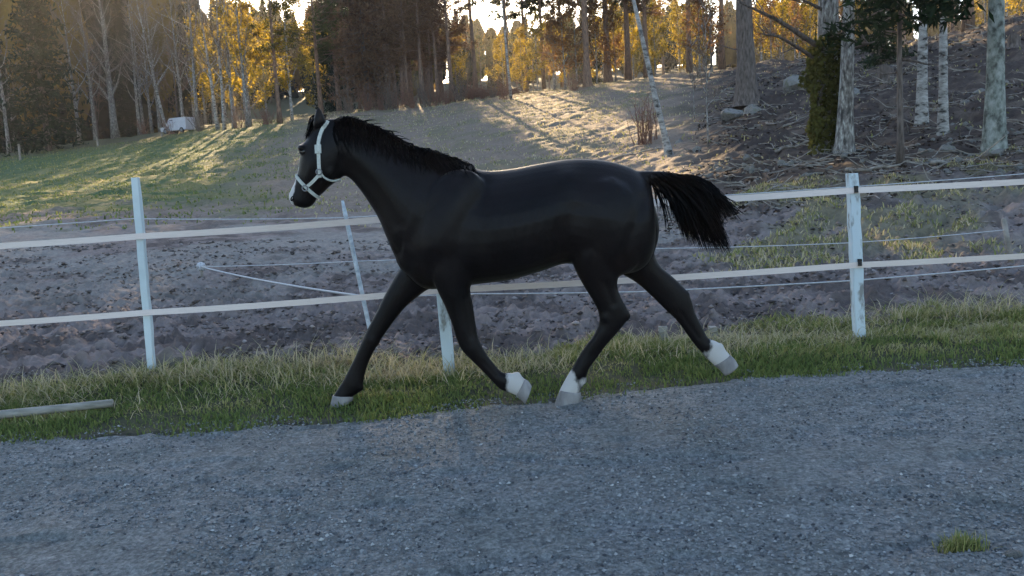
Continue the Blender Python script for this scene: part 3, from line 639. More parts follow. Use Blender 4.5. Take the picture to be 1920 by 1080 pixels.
solo('pine_tree', 893, 178, gen_pine(47, 27, .24, .44, .18, dens=1.6, nb=86, ns=.42), 'straight slim pine standing beside the brushwood bank', .95, .3)
solo('bare_tree', 958, 184, gen_broad(69, 16, .12, .35, 12, 6, 4, .18, 1.1, 'birch', lean=(-.05, 0))[:2], 'slender white birch at the right end of the brushwood bank', 1.0, .4)
TALL = [gen_pine(45, 26, .27, .43, .19, dens=1.6, nb=84, ns=.42), gen_pine(46, 27, .25, .44, .19, dens=1.6, nb=84, ns=.42)]  # dense crowns shade the right slope; the outer two pines are added for that
solo('pine_tree', 1008, 0, TALL[0], 'lone tall pine far off in the sky gap, left of a pair', 1.0, .3, depth=112)
solo('pine_tree', 975, 0, TALL[1], 'slim tall pine added for shade in the sky gap, just right of the slender birch', 1.0, 2.3, depth=100)
solo('pine_tree', 1074, 0, TALL[0], 'tall pine added for shade at the right rim of the sky gap', 1.0, 4.3, depth=108)
solo('pine_tree', 1040, 0, TALL[1], 'lone tall pine far off in the sky gap, right of a pair', 1.0, 1.3, depth=104)
solo('pine_tree', 1102, 163, gen_pine(36, 25, .32, .36, .14, near=.1, dens=2.0, nb=70), 'sturdy pine with grey trunk above the horse croup', 1.0, .3)
solo('pine_tree', 1140, 148, gen_pine(37, 25, .32, .38, .14, near=.1, dens=2.0, nb=70), 'thick reddish pine trunk left of the leaning birch', 1.0, .9)
solo('pine_tree', 1178, 140, BLOCK[0], 'pine immediately behind the leaning birch', 1.0, 1.9)
solo('pine_tree', 1213, 138, BLOCK[1], 'pine just past the leaning birch top, among brown saplings', .95, 2.9)
solo('pine_tree', 1293, 132, PINES[1], 'tall pine midway between leaning birch and grey pine', 1.05, .9)
solo('pine_tree', 1354, 128, gen_pine(38, 17, .27, .5, .15), 'pine with black dead side boughs left of the thick grey pine', 1.0, 4.0)
series('young_birch', [(1420, 70), (1438, 74), (1458, 68), (1480, 72), (1502, 66), (1530, 70), (1585, 62), (1612, 66)], [gen_broad(86, 6, .05, .1, 14, 7, 3, .25, .9, 'greybark', 'twig', 'leaf', 1100, .14), gen_broad(87, 5, .05, .1, 14, 7, 3, .25, .9, 'greybark', 'redtwig', 'brownleaf', 700, .14)], '{} young golden thicket tree from the left behind the ivy oak', 'young trees behind the ivy oak', bydepth)
series('beech_sapling', [(1040, 170), (1060, 168), (1082, 164), (1120, 158), (1155, 152), (1312, 138), (1335, 136)],
       BROWN, '{} brown-leaved sapling from the left along the hill brow', 'brown-leaved saplings on the brow', bypix)
solo('bare_tree', 1256, 290, gen_broad(90, 11, .125, .5, 10, 6, 4, .2, .9, 'birch', lean=(-.21, 0), near=.10)[:2], 'leaning white birch with black marks above the horse croup', 1.0, 0)
solo('pine_tree', 1400, 200, gen_pine(39, 18, .42, .42, .17, bark='bark', nb=40, near=.12), 'thick grey pine on the stony rise right of the leaning birch', 1.0, .5)
solo('oak_tree', 1556, 284, gen_broad(91, 15, .33, .27, 12, 7, 4, .32, .45, 'greybark', lean=(-.01, 0), near=.10)[:2], 'thick lichen-grey oak trunk wrapped in dark ivy', 1.0, 1.1)
ok = [o for o in COL.objects if o.name.startswith('oak_tree')][-1]; OB = np.array(ok.location); b = MB(); gq = np.random.default_rng(135)
for pts, r0 in [([(1545, 95), (1505, 68), (1465, 42), (1425, 22), (1385, 4)], .085), ([(1540, 118), (1500, 92), (1462, 70), (1430, 64)], .06), ([(1545, 20), (1510, 2), (1480, -12)], .05), ([(1580, 96), (1610, 88), (1640, 78)], .04)]:
    q = np.array([P(x, y, OB[1] - .1 - .35 * k) for k, (x, y) in enumerate(pts)]) - OB; q = catmull_line(q); b.tube(q, np.linspace(r0, .018, len(q)), 8)
    for k in range(9):
        w0 = on(q, rnd(gq, .3, 1)); b.tube(limb(w0, rnd(gq, 2.2, 4.2), rnd(gq, -.2, 1.2), rnd(gq, .4, 1.2), 5, gq, .2, .2), np.linspace(.02, .005, 5), 4, cap=False)
bo = link('bough', b.mesh('bough', [MAT['bark']], True), ok); bo.rotation_euler = (0, 0, -1.1)
solo('oak_tree', 1583, 288, gen_broad(92, 14, .19, .45, 10, 7, 4, .25, .6, 'greybark', lean=(-.02, 0), near=.10)[:2], 'narrower grey trunk close behind the ivy-wrapped oak', 1.0, 2.3)
solo('bare_tree', 1728, 238, gen_broad(93, 14, .15, .4, 12, 6, 4, .2, .9, 'birch', near=.06)[:2], 'white birch, left one of the pair on the right slope', 1.0, .4)
solo('bare_tree', 1768, 258, gen_broad(94, 13, .12, .4, 12, 6, 4, .2, .9, 'birch', near=.06)[:2], 'white birch, right one of the pair on the right slope', 1.0, 1.4)
solo('aspen_tree', 1864, 284, gen_broad(95, 16, .205, .45, 12, 7, 4, .24, .8, 'aspen', near=.06)[:2], 'pale green-grey aspen trunk near the right picture edge', 1.0, .4)
solo('pine_tree', 1815, 48, PINES[0], 'pine high on the right skyline beside the aspen', 1.0, .4)
solo('sapling', 1688, 318, gen_pine(96, 7.5, .075, .42, .20, 'spruce', 'bark', 1.2, 46), 'young conifer with bare thin stem and dark drooping top', 1.0, 1.2)
solo('sapling', 1650, 120, SPRUCES[2], 'bushy dark young spruce behind the thin-stemmed conifer', .55, .2)
solo('sapling', 1328, 282, gen_broad(97, 5, .035, .3, 10, 5, 3, .22, .9, 'greybark')[:2], 'thin bare sapling between the leaning birch and grey pine', 1.0, .2, group=None)
solo('sapling', 1302, 230, gen_broad(98, 4, .025, .3, 9, 5, 3, .22, .9, 'greybark')[:2], 'wispy bare sapling just right of the leaning birch', 1.0, 1.2)

# thicket at the wood edge and brushwood bank
def gen_bush(seed, n=26, h=2.2, spread=.5, m='redtwig', sub=5, leaf=None):
    g = np.random.default_rng(seed); b = MB(); T = []
    for k in range(n):
        p = limb(g.normal(0, .22, 3) * np.array([1, 1, 0]), g.random() * 6.28, rnd(g, 1.5 - spread, 1.5), h * rnd(g, .5, 1.1), 6, g, 0, .12)
        b.tube(p, np.linspace(.022, .006, 6), 4, cap=False); T.append(p)
        for q in range(sub):
            s = limb(on(p, rnd(g, .3, 1)), g.random() * 6.28, rnd(g, .3, 1.3), h * rnd(g, .12, .35), 3, g, 0, .2); b.tube(s, [.009, .006, .003], 3, cap=False)
    return b.mesh('bush', [MAT[m]])
BUSH = [gen_bush(120), gen_bush(121, 34, 1.6, .8), gen_bush(122, 30, 2.6, .6, 'twig')]
lst = sorted([(690, 208), (712, 206), (730, 205), (750, 203), (772, 203), (800, 200), (815, 198), (838, 195), (862, 190), (880, 186), (905, 186), (925, 184), (945, 186), (1075, 168), (655, 212), (270, 252), (322, 253), (375, 246), (450, 240), (500, 234)])
for q, (px, py) in enumerate(lst):
    p = hit(px, py); o = link('thicket_bush', BUSH[q % 3], None, (p[0], p[1], p[2] - .05), rg.random() * 6.28, rnd(rg, .8, 1.4))
    tag(o, '%s twiggy brown bush from the left along the wood edge' % ORD[q], 'bush', 'twiggy bushes along the wood edge')
p = hit(1212, 272); tag(link('coppice_bush', gen_bush(123, 34, 1.9, .28, 'redtwig', 3), None, (p[0], p[1], p[2] - .05)), 'upright brown coppice shoots left of the leaning birch foot', 'bush')

# ivy on the oak
p = hit(1556, 284); g = np.random.default_rng(130); n = 5200
zz = g.random(n) ** .9 * 2.95 + .05; th = g.random(n) * 6.28
kq = (fbm(np.cos(th) * 1.6 + 5, np.sin(th) * 1.6 + zz * 1.3, 77, 3) + .25 * g.random(n) > .40 + .22 * sstep(2.1, 3.0, zz) + .16 * sstep(.5, 0, zz)); zz, th = zz[kq], th[kq]; n = len(zz)
rr = .29 * (1.12 - .05 * zz) + (.02 + .62 * np.sin(np.clip(zz / 3.0, 0, 1) * 2.6 + .3) * vnoise(th * 1.6, zz * 1.5, 9) ** 2.2) * g.random(n) ** .7
b = MB(); leaf_quads(b, np.stack([np.cos(th) * rr - .12 - .01 * zz, np.sin(th) * rr - .12, zz], 1), .12, g, .8, tint=np.clip(g.normal(.45, .24, n) + .35 * (np.cos(th) < -.5), 0, 1))
iv = bpy.data.objects.new('ivy', None); COL.objects.link(iv); iv.location = (p[0], p[1], p[2] - .1); tag(iv, 'dark ivy sleeve around the lower trunk of the big oak', 'ivy')
link('leaves', b.mesh('ivy_leaves', [MAT['ivy']]), iv)
b = MB()
for k in range(9):
    a = k * .7; z = np.linspace(0, 2.8, 9); b.tube(np.stack([np.cos(a + z * .25) * (.40 - .02 * z) - .02 * z, np.sin(a + z * .25) * (.40 - .02 * z), z], 1), np.linspace(.03, .012, 9), 5)
link('stem', b.mesh('ivy_stem', [MAT['bark']]), iv)

# ------------------------------------------------------------------ stones, stumps, deadwood
import bmesh
def gen_rock(seed, flat=.6, sub=2):
    bm = bmesh.new(); bmesh.ops.create_icosphere(bm, subdivisions=sub, radius=1.0)
    g = np.random.default_rng(seed); k = g.normal(size=(7, 3)); k /= np.linalg.norm(k, axis=1)[:, None]; lim = .50 + .32 * g.random(7)
    for v in bm.verts:
        c = np.array(v.co); 
        for a, t in zip(k, lim):
            d = c @ a
            if d > t: c = c - a * (d - t)
        c *= 1 + .08 * (g.random() - .5); c[2] *= flat; v.co = c
    me = bpy.data.meshes.new('rock'); bm.to_mesh(me); bm.free(); me.materials.append(MAT['rock'])
    return me
ROCKS = [gen_rock(200 + q, .55 + .1 * (q % 3), 2) for q in range(5)]
def rock(px, py, w, label, group=None, name='stone', v=0, hgt=1.0):
    p = hit(px, py); s = w / F * p[1] / 2
    o = link(name, ROCKS[v % 5], None, (p[0], p[1], p[2] + s * (.18 if w < 40 else .34)), rg.random() * 6.28, (s, s * .8, s * hgt)); tag(o, label, 'rock', group); return o
rock(1495, 176, 66, 'large smooth pinkish boulder lying left of the ivy oak', name='boulder', v=1, hgt=1.3)
rock(1412, 222, 46, 'grey boulder at the foot of the thick grey pine', name='boulder', v=2, hgt=1.1)
rock(1372, 226, 56, 'low flat boulder left of the thick grey pine foot', name='boulder', v=3)
rock(1274, 266, 24, 'pale rounded stone right beside the leaning birch foot', v=0, hgt=1.3)
rock(1306, 290, 22, 'pale blocky stone right of the leaning birch foot', v=4, hgt=1.5)
rock(1600, 178, 30, 'pale stone leaning behind the twin oak trunk', v=2, hgt=1.3)
rock(1868, 296, 40, 'flat pale stone at the aspen foot', v=3)
rock(1776, 288, 34, 'rounded grey stone below the right birch', v=0, hgt=1.2)
rock(1838, 172, 30, 'brownish stone on slope left of aspen trunk', v=1)
rock(1905, 310, 30, 'grey stone at the right picture edge under the aspen', v=4)
g = np.random.default_rng(210)
for q in range(230):
    px = g.uniform(1265, 1935); py = g.uniform(130 if px > 1620 else 200, 345)
    if py < 330 - (px - 1265) * .28 or (1535 < px < 1600 and py < 285): continue
    rock(px, py, g.uniform(6, 17) * (1.15 if py > 250 else .9), 'small grey stone scattered among many over the right slope', 'small stones on the right slope', v=q, hgt=g.uniform(.8, 1.4))
p = hit(1903, 1050, 2.0, 6.0)
o = link('stone', ROCKS[2], None, (p[0], p[1], float(gravel_z(np.array([p[0]]), np.array([p[1]]))[0]) + .008), .4, (.045, .03, .022)); tag(o, 'pale flat stone on the gravel in the lower right corner', 'rock')
# stumps
def gen_stump(seed, r=.22, h=.5):
    g = np.random.default_rng(seed); b = MB(); a = np.arange(14) / 14 * 6.283; rings = [(0, 1.5), (.12, 1.2), (.4, 1.0), (.98, .95), (1.0, .8)]
    V = [[np.cos(x) * r * s * (1 + .1 * math.sin(3 * x + seed)), np.sin(x) * r * s, h * z + (.06 * math.sin(2 * x) if z > .9 else 0)] for z, s in rings for x in a]
    i, j = np.meshgrid(np.arange(4), np.arange(14), indexing='ij'); k = (j + 1) % 14
    b.add(V, np.stack([i * 14 + j, i * 14 + k, (i + 1) * 14 + k, (i + 1) * 14 + j], -1).reshape(-1, 4), (np.arange(14) + 56)[None]); return b.mesh('stump', [MAT['bark']], False)
for px, py, s, lab in [(1660, 158, 1.5, 'dark tree stump on the slope behind the thin-stemmed conifer'), (1900, 100, 1.1, 'old stump high on the slope right of the aspen')]:
    p = hit(px, py); tag(link('stump', gen_stump(int(px)), None, (p[0], p[1], p[2] - .05), 0, s), lab, 'stump')
# fallen branches
def fallen(px0, py0, px1, py1, r, label, seed):
    a, c = hit(px0, py0), hit(px1, py1); g = np.random.default_rng(seed); n = 9; t = np.linspace(0, 1, n)[:, None]
    p = a + (c - a) * t; p[:, 2] = [hz(x, y) for x, y in p[:, :2]]; p[:, 2] = p[:, 2] * .5 + np.linspace(a[2], c[2], n) * .5 + r + .03; p += g.normal(0, r * .8, p.shape) * np.array([1, 1, .4])
    b = MB(); b.tube(p, np.linspace(r, r * .45, n), 7)
    for k in range(4): b.tube(limb(on(p, rnd(g, .3, .95)), g.random() * 6.28, rnd(g, .1, .8), rnd(g, .3, .8), 4, g), np.linspace(r * .4, .006, 4), 4)
    o = link('fallen_branch', b.mesh('fallen_branch', [MAT['deadwood']], True)); tag(o, label, 'branch', 'fallen branches on the right slope')
for k, a in enumerate([(1745, 318, 1835, 302, .05, 'bleached fallen branch lying below the two slope birches'), (1445, 186, 1520, 176, .04, 'pale fallen branch in front of the large smooth boulder'),
                       (1150, 300, 1262, 276, .05, 'crooked fallen branch at the leaning birch foot'), (1690, 210, 1752, 214, .04, 'fallen branch lying across the foot of the left slope birch'),
                       (1790, 90, 1885, 70, .06, 'long fallen branch near the right skyline'), (1450, 290, 1530, 270, .05, 'dark fallen branch left of the ivy oak foot'),
                       (1590, 330, 1690, 322, .05, 'fallen branch lying just behind the right fence post top'), (1640, 100, 1720, 128, .05, 'fallen branch beside the dark stump'),
                       (1465, 240, 1520, 222, .035, 'short fallen branch between the boulder and the ivy oak')]):
    fallen(*a, 300 + k)
# leaf litter and twigs on the wooded slope
g = np.random.default_rng(330); N = 16000; y = 14 + 40 * g.random(N) ** 1.2; pv = 1240 + 800 * g.random(N); x = (pv - 960) / F * y
kp = (y > 15.5) & (fbm(x * .6, y * .6, 331, 3) > .40 + .1 * g.random(N)) & (pv > 1250 + (y - 15) * 3); x, y = x[kp], y[kp]; z = height(x, y); b = MB()
leaf_quads(b, np.stack([x, y, z + .02], 1), .05 + .0022 * y, g, .7, tint=np.clip(g.normal(.4, .3, len(x)), 0, 1), flat=.75)
o = bpy.data.objects.new('leaf_litter', None); COL.objects.link(o); tag(o, 'brown leaf litter and twigs strewn over the right slope', 'leaf litter', None, 'stuff')
link('leaves', b.mesh('litter_leaves', [MAT['litter']]), o); b = MB()
for k in g.integers(0, len(x), 1300): b.tube(limb((x[k], y[k], z[k] + .03), g.random() * 6.28, g.normal(.08, .12), rnd(g, .25, 1.1), 4, g, 0, .2), np.linspace(.014, .006, 4) * (.6 + y[k] / 30), 3, cap=False)
link('twigs', b.mesh('litter_twigs', [MAT['deadwood']]), o)
# brushwood heap on the bank
b = MB(); g = np.random.default_rng(320); p0 = hit(915, 180)
for k in range(260):
    q = limb((g.normal(0, 1.6), g.normal(0, .6), abs(g.normal(0, .35)) + .05), g.choice([0, 3.14]) + g.normal(0, .5), g.normal(0.05, .2), rnd(g, .6, 2.2), 4, g, 0, .15)
    b.tube(q, np.linspace(.035, .01, 4) * rnd(g, .5, 1.4), 4, cap=False)
tag(link('brushwood_heap', b.mesh('brushwood_heap', [MAT['redtwig']]), None, tuple(p0)), 'brown heap of brushwood on the bank at the wood edge', 'brushwood')

# ------------------------------------------------------------------ electric tape fence
def post_mesh(name, a, c, w, d, m, seed, cap=True, rnd_=.004):
    """a weathered square post from foot a to top c"""
    g = np.random.default_rng(seed); n = 12; t = np.linspace(0, 1, n)[:, None]; path = a + (c - a) * t; path[1:-1] += g.normal(0, .0018, (n - 2, 3))
    b = MB(); ch = .18; pr = np.array([[1, 1 - ch], [1 - ch, 1], [ch - 1, 1], [-1, 1 - ch], [-1, ch - 1], [ch - 1, -1], [1 - ch, -1], [1, ch - 1]]) * .5
    k = len(pr); V = []
    for i in range(n):
        f = .9 if i == n - 1 else 1
        for x, y in pr: V.append(path[i] + np.array([x * w * f, y * d * f, 0]) + g.normal(0, rnd_ * .3, 3))
    i, j = np.meshgrid(np.arange(n - 1), np.arange(k), indexing='ij'); jj = (j + 1) % k
    b.add(V, np.stack([i * k + j, i * k + jj, (i + 1) * k + jj, (i + 1) * k + j], -1).reshape(-1, 4), (np.arange(k) + (n - 1) * k)[None], np.arange(k)[::-1][None])
    return b.mesh(name, [MAT[m]], False)
fence = bpy.data.objects.new('electric_fence', None); COL.objects.link(fence); fence.location = (0, 0, 0)
tag(fence, 'white post and wide pale tape fence running behind the black horse', 'fence')
POSTS = [(-330, 745, -365, 372, 6.9, .066, 'plastic'), (286, 700, 254, 333, 6.85, .056, 'plastic'), (846, 728, 812, 368, 6.42, .086, 'paint'), (1612, 648, 1597, 325, 6.85, .084, 'paint'), (2330, 640, 2320, 290, 7.0, .094, 'paint')]
for q, (x0, y0, x1, y1, Y, w, m) in enumerate(POSTS):
    a, c = P(x0, y0, Y), P(x1, y1, Y); a = a + (a - c) * ((a[2] - hz(a[0], Y) + .12) / (c[2] - a[2]))
    o = link('post', post_mesh('post', a, c, w, w, m, 400 + q), fence)
def ribbon(name, pts, w, m, seed, thick=.0022):
    pts = np.asarray(pts, float); segs = []
    for a, c in zip(pts[:-1], pts[1:]):
        t = np.linspace(0, 1, 24, endpoint=False)[:, None]; s = a + (c - a) * t; s[:, 2] -= .012 * 4 * (t * (1 - t))[:, 0]; segs.append(s)
    p = np.concatenate(segs + [pts[-1:]]); g = np.random.default_rng(seed); n = len(p)
    tw = np.interp(np.arange(n), np.arange(0, n + 12, 12), g.normal(0, .12, len(np.arange(0, n + 12, 12))))
    V = []
    for q, a in zip(p, tw):
        u = np.array([0, math.sin(a), math.cos(a)]) * w / 2; nn = np.array([0, -math.cos(a), math.sin(a)]) * thick / 2
        V += [q - u + nn, q + u + nn, q + u - nn, q - u - nn]
    i, j = np.meshgrid(np.arange(n - 1), np.arange(4), indexing='ij'); jj = (j + 1) % 4; b = MB()
    b.add(V, np.stack([i * 4 + j, i * 4 + jj, (i + 1) * 4 + jj, (i + 1) * 4 + j], -1).reshape(-1, 4)); return b.mesh(name, [MAT[m]], False)
fy = lambda Y, w: Y - w / 2 - .014
PX = [(-365, -340), (263, 276), (817, 829), (1600, 1607), (2322, 2327)]
UP = [480, 443, 402, 357, 314]; LO = [626, 586, 544, 497, 452]
link('tape', ribbon('tape', [P(PX[q][0], UP[q], fy(POSTS[q][4], POSTS[q][5])) for q in range(5)], .048, 'tape', 410), fence)
link('tape', ribbon('tape', [P(PX[q][1], LO[q], fy(POSTS[q][4], POSTS[q][5])) for q in range(5)], .047, 'tape', 411), fence)
b = MB(); b.box((0, 0, 0), (.03, .016, .055)); b.box((.0, -.012, .02), (.022, .02, .012)); b.box((0, -.012, -.02), (.022, .02, .012)); INS = b.mesh('insulator', [MAT['black']])
for px, py, Y in [(1605, 355, 6.85), (1612, 492, 6.85), (818, 405, 6.42)]:
    p = P(px, py, Y - .058); link('insulator', INS, fence, tuple(p))

# inner rope fence
inner = bpy.data.objects.new('rope_fence', None); COL.objects.link(inner); tag(inner, 'thin white rope fence on a leaning slim stake inside the paddock', 'fence')
b = MB(); a, c = P(704, 668, 7.6), P(642, 376, 7.6); a = a + (a - c) * ((a[2] - hz(a[0], 7.6) + .1) / (c[2] - a[2])); st = np.linspace(0, 1, 14)[:, None]
b.tube(a + (c - a) * st, np.r_[np.full(13, .0195), .012], 8); link('stake', b.mesh('stake', [MAT['stake']], True), inner)
def rope(pts, r=.006, sag=.02):
    segs = []
    for (a, c) in zip(pts[:-1], pts[1:]):
        t = np.linspace(0, 1, 16, endpoint=False)[:, None]; s = a + (c - a) * t; s[:, 2] -= sag * 4 * (t * (1 - t))[:, 0]; segs.append(s)
    b = MB(); b.tube(np.concatenate(segs + [np.array(pts[-1:])]), r, 5); return b.mesh('rope', [MAT['rope']], True)
link('rope', rope([P(-420, 452, 7.7), P(250, 410, 7.7), P(649, 408, 7.6), P(1660, 346, 8.2), P(2250, 296, 8.4)], .005, .01), inner)
link('rope', rope([P(375, 500, 8.4), P(664, 490, 7.6), P(1230, 466, 7.8), P(1600, 455, 8.6), P(1884, 431, 10.2)], .005, .008), inner)
link('rope', rope([P(680, 556, 7.6), P(890, 551, 7.6), P(1200, 547, 7.7), P(1600, 526, 7.9), P(1990, 492, 8.2)], .007, .004), inner)
k0, k1 = P(377, 500, 13.5), P(679, 555, 7.62)
link('guy_rope', rope([k0, k1], .012, .03), inner)
b = MB(); g = np.random.default_rng(5)
for q in range(7):
    th = np.linspace(0, 6.28, 10); n_ = g.normal(0, 1, 3); u = np.cross(n_, [0, 0, 1.]); u /= np.linalg.norm(u); v = np.cross(u, n_ / np.linalg.norm(n_))
    b.tube(k0 + .06 * (np.cos(th)[:, None] * u + np.sin(th)[:, None] * v), .018, 5)
link('knot', b.mesh('knot', [MAT['rope']], True), inner)
b = MB(); q0 = np.array([k0[0], k0[1], hz(k0[0], k0[1]) - .1]); b.tube([q0, k0 + [0, 0, .02]], .02, 7); link('stake', b.mesh('stake', [MAT['deadwood']], True), inner)
b = MB(); c = P(1882, 410, 10.2); a = np.array([c[0] + .12, 10.2, hz(c[0] + .12, 10.2) - .1]); b.tube([a, (a + c) / 2, c], [.035, .033, .03], 7); link('stake', b.mesh('stake', [MAT['deadwood']], True), inner)
# cut-off stakes in the verge
for px, py, top, Y, lab in [(1242, 660, 612, 7.15, 'short grey cut-off stake in the grass between the hind legs'), (1336, 660, 612, 7.2, 'short grey cut-off stake behind the raised hind hoof')]:
    c = P(px, top, Y); a = np.array([c[0] + .01, Y, hz(c[0], Y) - .05])
    tag(link('cut_stake', post_mesh('cut_stake', a - [0, 0, 0], c, .07, .05, 'timber', int(px), rnd_=.012)), lab, 'stake')
# distant field posts
for px, y0, y1, lab in [(38, 300, 270, 'leftmost grey post of the far field edge'), (184, 274, 256, 'slanting grey post of the far field edge under the big bare tree'), (304, 256, 237, 'slim pale post at the far field edge beside the van')]:
    a = hit(px, y0); c = P(px - 3, y1, a[1]); a[2] -= .15
    tag(link('field_post', post_mesh('field_post', a, c, .16, .16, 'deadwood', int(px))), lab, 'post', 'posts along the far field edge')
# pole lying at the arena edge
b = MB(); a, c = hit(-190, 815, 4.0, 9.0), hit(214, 776, 4.0, 9.0); a[2] += .05; c[2] += .055
t = np.linspace(0, 1, 12)[:, None]; p = a + (c - a) * t; b.tube(p, np.linspace(.034, .028, 12), 10)
tag(link('timber_pole', b.mesh('timber_pole', [MAT['timber']], True)), 'grey wooden pole lying in the grass at the lower left', 'pole')

# ------------------------------------------------------------------ white van by the wood
p = hit(336, 250); van = bpy.data.objects.new('van', None); COL.objects.link(van); van.location = tuple(p); van.scale = (.8, .8, .8); van.rotation_euler = (0, 0, math.radians(-25)); tag(van, 'white van parked at the wood edge on the far left meadow', 'van')
b = MB()
prof = [(-2.1, .35), (-2.15, .75), (-1.25, 1.0), (-.75, 1.75), (-.5, 1.86), (1.9, 1.86), (2.0, 1.7), (2.05, .35)]; n = len(prof)
V = [(x, s * .85 * (1 if z < 1.1 else .9), z) for s in (-1, 1) for x, z in prof]
b.add(V, [[k, (k + 1) % n, n + (k + 1) % n, n + k] for k in range(n)], [list(range(n))[::-1]], [list(range(n, 2 * n))])
link('body', b.mesh('body', [MAT['white']]), van)
b = MB(); b.box((-1.02, 0, 1.38), (.02, 1.35, .72), np.array([[math.cos(.58), 0, math.sin(.58)], [0, 1, 0], [-math.sin(.58), 0, math.cos(.58)]])); link('windscreen', b.mesh('windscreen', [MAT['glass']]), van)
for s in (-1, 1):
    b = MB(); b.add([(-.95, s * .815, 1.12), (-.1, s * .815, 1.12), (-.1, s * .79, 1.62), (-.62, s * .79, 1.62)], [[0, 1, 2, 3]]); link('side_window', b.mesh('side_window', [MAT['glass']]), van)
    for x in (-1.35, 1.3):
        b = MB(); b.tube([(x, s * .70, .33), (x, s * .88, .33)], .33, 18); w = link('wheel', b.mesh('wheel', [MAT['black']], False), van)
        b = MB(); b.tube([(x, s * .86, .33), (x, s * .90, .33)], .19, 14); link('rim', b.mesh('rim', [MAT['metal']]), w)
    b = MB(); b.box((-2.13, s * .6, .72), (.05, .3, .14)); link('headlight', b.mesh('headlight', [MAT['glass']]), van)

# ------------------------------------------------------------------ horse
HY = 5.60
def catmull(A, n):
    A = np.asarray(A, float); m = len(A); Q = np.vstack([2 * A[0] - A[1], A, 2 * A[-1] - A[-2]]); out = []
    for i in range(m - 1):
        p0, p1, p2, p3 = Q[i:i + 4]
        for t in np.linspace(0, 1, n, endpoint=False):
            out.append(.5 * ((2 * p1) + (p2 - p0) * t + (2 * p0 - 5 * p1 + 4 * p2 - p3) * t * t + (3 * p1 - p0 - 3 * p2 + p3) * t ** 3))
    out.append(A[-1]); return np.array(out)
def loft(mb, st, n=6, sides=28, narrow=0.0, sq=1.0):
    """st rows: front/top px, py, back/bottom px, py, half width, depth"""
    S = catmull(st, n); g = np.arange(sides) * 2 * math.pi / sides; V = []
    for x0, y0, x1, y1, w, Y in S:
        a, c = P(x0, y0, Y), P(x1, y1, Y); m = (a + c) / 2; h = (a - c) / 2
        cs, sn = np.cos(g), np.sin(g); cs = np.sign(cs) * np.abs(cs) ** sq; sn = np.sign(sn) * np.abs(sn) ** sq
        ww = w * (1 - narrow * np.clip(cs, 0, 1) ** 1.5)
        V.append(m[None] + cs[:, None] * h[None] + (sn * ww)[:, None] * np.array([0, 1.0, 0]))
    k = len(S); V = np.array(V); i, j = np.meshgrid(np.arange(k - 1), np.arange(sides), indexing='ij'); jj = (j + 1) % sides
    q = np.stack([i * sides + j, i * sides + jj, (i + 1) * sides + jj, (i + 1) * sides + j], -1).reshape(-1, 4)
    mb.add(V.reshape(-1, 3), q, np.arange(sides)[::-1][None], (np.arange(sides) + (k - 1) * sides)[None])
def ell(mb, px, py, rx, ry, rz, Y, rot=0.0):
    bm = bmesh.new(); bmesh.ops.create_icosphere(bm, subdivisions=3, radius=1)
    V = np.array([v.co[:] for v in bm.verts]); Fc = np.array([[v.index for v in f.verts] for f in bm.faces]); bm.free()
    V = V * np.array([rx, ry, rz]); c, s = math.cos(rot), math.sin(rot); V = np.stack([V[:, 0] * c - V[:, 2] * s, V[:, 1], V[:, 0] * s + V[:, 2] * c], 1)
    mb.add(V + P(px, py, Y), Fc)
hb = MB(); Y0 = HY; N_, F_ = HY - .13, HY + .13
loft(hb, [(1222, 356, 1226, 405, .05, Y0), (1214, 338, 1224, 470, .15, Y0), (1190, 318, 1200, 505, .235, Y0), (1150, 304, 1150, 515, .275, Y0), (1105, 298, 1105, 505, .285, Y0), (1060, 299, 1062, 494, .285, Y0),
          (1010, 307, 1015, 508, .30, Y0), (955, 317, 958, 524, .31, Y0), (905, 319, 900, 532, .29, Y0), (868, 302, 850, 538, .25, Y0), (830, 290, 795, 540, .22, Y0), (795, 280, 752, 502, .19, Y0)], 6, 32, .45, .92)
loft(hb, [(850, 298, 780, 530, .17, Y0), (800, 281, 746, 490, .185, Y0), (765, 270, 726, 448, .165, Y0), (730, 253, 712, 414, .135, Y0), (700, 238, 697, 388, .112, Y0), (668, 225, 678, 360, .095, Y0), (640, 219, 660, 338, .082, Y0), (618, 224, 648, 330, .07, Y0)], 6, 28, .5)
loft(hb, [(640, 221, 655, 325, .06, Y0), (612, 223, 648, 328, .075, Y0), (594, 230, 640, 334, .088, Y0), (580, 252, 631, 341, .098, Y0), (567, 275, 618, 350, .098, Y0), (562, 296, 608, 360, .086, Y0), (559, 318, 600, 367, .072, Y0),
          (553, 340, 596, 371, .062, Y0), (546, 354, 592, 377, .058, Y0), (541, 368, 585, 386, .056, Y0), (546, 383, 572, 391, .040, Y0)], 6, 28, .15)
ell(hb, 618, 322, .085, .088, .075, Y0, .3)                                   # jowl
ell(hb, 569, 279, .035, .10, .03, Y0, -1.0)                                   # brow
# ears
for s in (-1, 1):
    loft(hb, [(586, 240, 612, 232, .034, Y0 + s * .055), (588, 222, 611, 224, .030, Y0 + s * .06), (592, 208, 605, 212, .018, Y0 + s * .065), (596, 199, 600, 201, .005, Y0 + s * .068)], 5, 12)
# near shoulder, far shoulder
ell(hb, 850, 420, .24, .13, .36, HY - .13, -.35); ell(hb, 850, 420, .24, .13, .36, HY + .13, -.35)
ell(hb, 790, 465, .17, .17, .20, Y0, -.5)
ell(hb, 1140, 425, .27, .16, .33, HY - .12, .2); ell(hb, 1165, 420, .25, .16, .33, HY + .12, .2)
